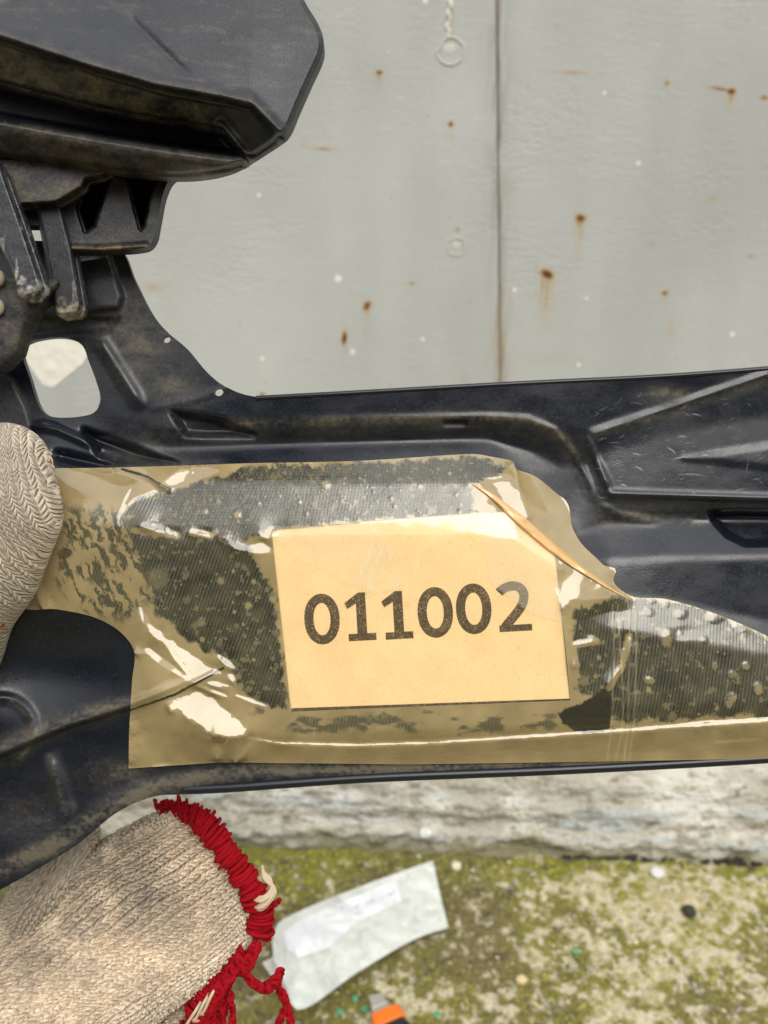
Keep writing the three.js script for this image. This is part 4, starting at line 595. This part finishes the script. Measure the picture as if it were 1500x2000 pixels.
function handField(joints, res, half, centre) { // tapered capsules joined by a smooth minimum, in millimetres
  const mc = new MarchingCubes(res, new THREE.MeshBasicMaterial(), false, false, 400000); mc.isolation = 0;
  const k = 5, sz = res;
  for (let z = 0; z < sz; z++) for (let y = 0; y < sz; y++) for (let x = 0; x < sz; x++) {
    const p = [x, y, z].map((q, i) => centre[i] + (q - sz / 2) / (sz / 2) * half); let s = 0;
    for (const [a, b, ra, rb] of joints) { const d = [b[0] - a[0], b[1] - a[1], b[2] - a[2]], l = d[0] ** 2 + d[1] ** 2 + d[2] ** 2, t = clamp(((p[0] - a[0]) * d[0] + (p[1] - a[1]) * d[1] + (p[2] - a[2]) * d[2]) / l); const q = Math.hypot(p[0] - a[0] - t * d[0], p[1] - a[1] - t * d[1], p[2] - a[2] - t * d[2]) - mix(ra, rb, t); s += Math.exp(-clamp(q, -60, 60) / k * 1.4); }
    mc.field[x + y * sz + z * sz * sz] = Math.log(s + 1e-30) * k / 1.4;
  }
  mc.update();
  const n = mc.count, g = new THREE.BufferGeometry(), a = new Float32Array(n * 3); for (let i = 0; i < n; i++) for (let c = 0; c < 3; c++) a[i * 3 + c] = (centre[c] + mc.positionArray[i * 3 + c] * half) * .001;
  g.setAttribute('position', new THREE.BufferAttribute(a, 3)); const m = mergeVertices(g, 1e-6); m.computeVertexNormals(); return m;
}
{ // upper glove: thumb on the front of the panel, fingers round its end
  const glove = frameOf(thing('work_glove', 'beige knitted glove thumb pressing on the panel beside the brown tape', 'glove'));
  const J = (u, v, z) => [(u - 750) * px1 * (1 - z / 280), (1000 - v) * px1 * (1 - z / 280), z];
  const fingers = [[880, 60, 10], [1000, 95, 10.5], [1120, 85, 10], [1230, 20, 8.5]].flatMap(([v, tip, r]) => [[J(-230, v + 20, -22), J(-110, v, -36), r + 2, r], [J(-110, v, -36), J(tip, v - 6, -31), r, r * .82]]);
  const g = handField([[J(12, 908, 11), J(4, 1000, 13), 13.2, 15.6], [J(4, 1000, 13), J(-36, 1110, 11), 15.6, 15.4], [J(-36, 1110, 11), J(-130, 1260, 0), 15.4, 19], [J(-130, 1260, 0), J(-240, 1130, -12), 19, 24], [J(-250, 940, -16), J(-250, 1180, -12), 19, 24], [J(-240, 1200, -8), J(-330, 1480, 6), 25, 23], ...fingers], 110, 78, [-150, -14, -8]);
  const p = g.attributes.position, n = g.attributes.normal, uv = [], col = []; const ca = Math.cos(.35), sa = Math.sin(.35);
  for (let i = 0; i < p.count; i++) { const x = p.getX(i), y = p.getY(i), z = p.getZ(i), a = x * ca + y * sa, b = -x * sa + y * ca; uv.push(a * 1.4, b * 1.4); const d = 1.05 + .3 * fbm(x * 80, y * 80, 3); col.push(d, d * .99, d * .97); }
  g.setAttribute('uv', new THREE.Float32BufferAttribute(uv, 2)); g.setAttribute('color', new THREE.Float32BufferAttribute(col, 3));
  part('knit', g, knitM2, glove);
  const fz = []; for (let q = 0; q < 60; q++) { const t = rnd(), v = mix(840, 1180, t), e = lerpTab([[835, 0, 40], [860, 0, 84], [900, 0, 100], [980, 0, 106], [1060, 0, 86], [1110, 0, 66], [1180, 0, 28]], v, 2) - rr(0, 14), l = rr(4, 10), a = rr(-1.2, 1.2); fz.push(basic(tube([loc(e, v, .011), loc(e + l * Math.cos(a), v + l * Math.sin(a), .012), loc(e + 1.6 * l * Math.cos(a + .5), v + 1.6 * l * Math.sin(a + .5), .012)], .00022, 4, 2))); }
  tag(part('yarn_fuzz', mergeGeometries(fz), yarnM, glove), null, null, null, 'stuff');
  part('loose_thread', basic(tube([[-10, 1225, .012], [4, 1218, .013], [12, 1200, .012], [6, 1190, .012], [20, 1170, .011]].map((q) => loc(...q)), .0009, 6, 6)), redM, glove, 'red loose thread');
}

// ---------------------------------------------------------------- small things on the ground and behind the panel
function gsheet(P, lift, step, mat, mats) { // sheet lying on the ground; P in photograph units, lift(u,v) metres above the ground
  const f = sdPoly(P), b = f.box; const g = sheet({ sdf: f, z: () => 0, box: [b[0] - 8, b[1] - 8, b[2] + 8, b[3] + 8], step, thick: 0, uvBox: [b[0], b[1], b[2], b[3]] });
  const p = g.attributes.position; for (let i = 0; i < p.count; i++) { const u = 750 + p.getX(i) / PX, v = 1000 - p.getY(i) / PX, q = onPlane(u, v, new THREE.Vector3(0, lift(u, v), 0), UP); p.setXYZ(i, q.x, q.y, q.z); }
  g.computeBoundingBox(); const bb = g.boundingBox, t = g.attributes.uv; for (let i = 0; i < p.count; i++) t.setXY(i, (p.getX(i) - bb.min.x) / (bb.max.x - bb.min.x), (bb.max.z - p.getZ(i)) / (bb.max.z - bb.min.z));
  g.computeVertexNormals(); return g;
}
{
  const pk = thing('paper_packet', 'white crumpled paper packet with a blurred printed sticker on mossy ground', 'packet');
  const outer = [...curvePts([[534, 1872], [533, 1830], [545, 1802], [580, 1782], [640, 1756], [740, 1718], [846, 1680]], 40, false, .3), ...curvePts([[846, 1680], [858, 1740], [876, 1812]], 10, false, .3), ...curvePts([[876, 1812], [820, 1830], [770, 1856], [700, 1898], [580, 1972], [560, 1930], [534, 1872]], 40, false, .3)];
  const lift = (u, v) => .006 + .018 * Math.exp(-Math.pow((u - 585) / 60, 2)) + .010 * Math.exp(-Math.pow((u - 640) / 130, 2) - Math.pow((v - 1830) / 60, 2)) + .003 * fbm(u / 34, v / 30, 3) + .0035 * Math.abs(noise(u / 60 + v / 90, v / 40 - u / 120)) + .0015 * Math.abs(noise(u / 17 + 4, v / 19));
  const map = tex(512, 512, (i, j) => { const n = fbm(i / 60, j / 60, 4), f = noise(i / 3, j / 3); const s = ss(.5, .55, fbm(i / 30, j / 24, 3) + .25); return [220 + 12 * n + 4 * f - 14 * s, 222 + 12 * n + 4 * f - 12 * s, 214 + 12 * n + 4 * f - 12 * s]; }, true);
  part('packet_body', gsheet(outer, lift, 4), new THREE.MeshStandardMaterial({ map, roughness: .55, side: THREE.DoubleSide }), pk);
  const st = [[556, 1850], [552, 1822], [580, 1800], [775, 1716], [784, 1760], [700, 1800], [640, 1852], [580, 1872]];
  const smap = tex(256, 256, (i, j) => { const a = j + .45 * i - 150, s = (ss(6, 0, Math.abs(a)) + .6 * ss(4, 0, Math.abs(a - 26))) * ss(-.1, .25, noise(i / 7, j / 9)); return [238 - 60 * s, 240 - 60 * s, 242 - 55 * s]; }, true);
  part('sticker', gsheet(st, (u, v) => lift(u, v) + .0008, 4), new THREE.MeshStandardMaterial({ map: smap, roughness: .3, side: THREE.DoubleSide }), pk);
  const sc = thing('paper_scrap', 'small white paper scrap poking out beside the packet and the red thread', 'paper scrap');
  part('scrap_sheet', gsheet([[512, 1880], [535, 1868], [562, 1900], [578, 1960], [570, 1966], [535, 1915]], () => .005, 4), new THREE.MeshStandardMaterial({ color: 0xd9d9cf, roughness: .8, side: THREE.DoubleSide }), sc);
}
{ // utility knife, nose toward the wall
  const a = onGround(743, 1991), b = onGround(800, 2097), k = thing('utility_knife', 'black utility knife with an orange collar and bare metal tip', 'knife');
  const dir = b.clone().sub(a).setY(0).normalize(), side = new THREE.Vector3().crossVectors(UP, dir).normalize();
  k.applyMatrix4(new THREE.Matrix4().makeBasis(side, UP, dir).setPosition(a.clone().setY(.012)));
  const body = (w0, w1, z0, z1, h) => { const g = new RoundedBoxGeometry(1, 1, 1, 4, .18), p = g.attributes.position; for (let i = 0; i < p.count; i++) { const z = p.getZ(i) + .5, w = mix(w0, w1, z); p.setXYZ(i, p.getX(i) * w, p.getY(i) * h, mix(z0, z1, z)); } g.computeVertexNormals(); return g; };
  part('metal_tip', body(.012, .018, -.006, .007, .007), new THREE.MeshStandardMaterial({ color: 0xc9c5bb, metalness: .8, roughness: .35 }), k);
  const blade = new THREE.ExtrudeGeometry(new THREE.Shape([[-.007, 0], [.004, .0], [.006, .008], [-.005, .011]].map((p) => new THREE.Vector2(...p))), { depth: .0006, bevelEnabled: false }).rotateX(-Math.PI / 2).translate(0, .0036, 0);
  part('blade', blade, new THREE.MeshStandardMaterial({ color: 0xd8d8d4, metalness: .9, roughness: .25 }), k);
  part('collar', body(.022, .027, .006, .019, .016), new THREE.MeshStandardMaterial({ color: new THREE.Color().setRGB(.9, .18, .01), roughness: .4 }), k, 'orange collar');
  part('handle', body(.026, .034, .018, .15, .019), new THREE.MeshStandardMaterial({ color: 0x1d1f22, roughness: .5 }), k);
}
{ // litter
  const greenM = new THREE.MeshStandardMaterial({ color: new THREE.Color().setRGB(.09, .36, .18), roughness: .6 });
  const chip = (r, s) => { const g = new THREE.DodecahedronGeometry(r, 1), p = g.attributes.position; for (let i = 0; i < p.count; i++) { const f = 1 + .35 * noise(p.getX(i) / r * 2 + s, p.getY(i) / r * 2 + p.getZ(i) / r); p.setXYZ(i, p.getX(i) * f, p.getY(i) * .5 * f, p.getZ(i) * f); } g.computeVertexNormals(); return g; };
  [[664, 1980, 'nearest to the packet'], [694, 1955, 'above the pair beside the knife'], [713, 1975, 'touching the knife collar'], [854, 1985, 'alone beside the knife handle'], [1124, 1862, 'out on the open mossy ground']].forEach(([u, v, w], i) => { const m = part('plastic_crumb', chip(.0026, i), greenM); m.position.copy(onGround(u, v)).add(new THREE.Vector3(0, .0025, 0)); tag(m, 'tiny green plastic crumb ' + w, 'crumb', 'green plastic crumbs on the ground'); });
  const pebM = (c) => new THREE.MeshStandardMaterial({ color: c, roughness: .9 });
  [[1346, 1783, .0058, 0x3a352c, 'dark round pebble on pale mossy concrete'], [1284, 1708, .006, 0xd6d6d0, 'white stone chip beside the straw at the ledge foot'], [892, 1694, .0045, 0xe6dcc4, 'cream grit stone beside the packet corner'], [1020, 1916, .004, 0xe0c79c, 'tan grit stone alone on the mossy ground'], [832, 1626, .004, 0xf0f0ec, 'white speck of stone on the cement ledge']].forEach(([u, v, r, c, l], i) => { const m = part('pebble', chip(r, i + 9), pebM(c)); m.position.copy(onGround(u, v)).add(new THREE.Vector3(0, r * .4, 0)); if (v < 1650) m.position.copy(C).addScaledVector(ray(u, v), .585); tag(m, l, 'pebble'); });
  const strawM = new THREE.MeshStandardMaterial({ color: new THREE.Color().setRGB(...lin3([186, 168, 104])), roughness: .8 }), q = [[1300, 1712], [1325, 1722], [1338, 1705], [1330, 1688], [1318, 1692]].map(([u, v]) => onGround(u, v).add(new THREE.Vector3(0, .006, 0)).toArray());
  tag(part('straw', basic(tube(q, .0009, 6, 5)), strawM), 'curled dry straw at the foot of the cement ledge', 'straw');
  const deb = []; for (let i = 0; i < 150; i++) { const t = i < 90 ? rr(1100, 1310) : rr(1370, 1500), p = onGround(t, 1668 + (t - 1100) * .034 + rr(-3, 9)); deb.push(basic(chip(rr(.0012, .0036), i)).translate(p.x, p.y + .002, p.z)); }
  tag(part('dirt_crumbs', mergeGeometries(deb.map((g) => g.toNonIndexed ? g : g)), pebM(0x2e2a24)), 'dark dirt crumbs gathered in the corner of ledge and ground', null, null, 'stuff');
  // white folded card behind the hole of the panel
  const card = frameOf(thing('folded_card', 'dirty white folded card seen through the hole in the black panel', 'card'));
  const cm = tex(256, 256, (i, j) => { const n = fbm(i / 40, j / 40, 4), s = ss(.1, .5, fbm(i / 26 + 3, j / 26, 3) + .35 * Math.exp(-Math.pow((i - 150) / 50, 2) - Math.pow((j - 150) / 40, 2))); return mix3([226 + 10 * n, 222 + 10 * n, 212 + 10 * n], [170, 150, 120], s * .6); }, true);
  const f = sdPoly([[-30, 650], [150, 652], [176, 690], [160, 712], [104, 757], [84, 752], [50, 704], [-30, 680]]);
  part('card_face', sheet({ sdf: f, z: (u, v) => -.325 + .00006 * (v - 650) + .0012 * fbm(u / 20, v / 20, 2), box: [-36, 640, 190, 764], step: 3, thick: .0012, uvBox: [-420, 400, 420, 900] }), new THREE.MeshStandardMaterial({ map: cm, roughness: .85, color: 0xdcdad4 }), card);
}
scene.traverse((o) => { if (o.isMesh) { o.castShadow = o.receiveShadow = true; } });
renderer.render(scene, camera);
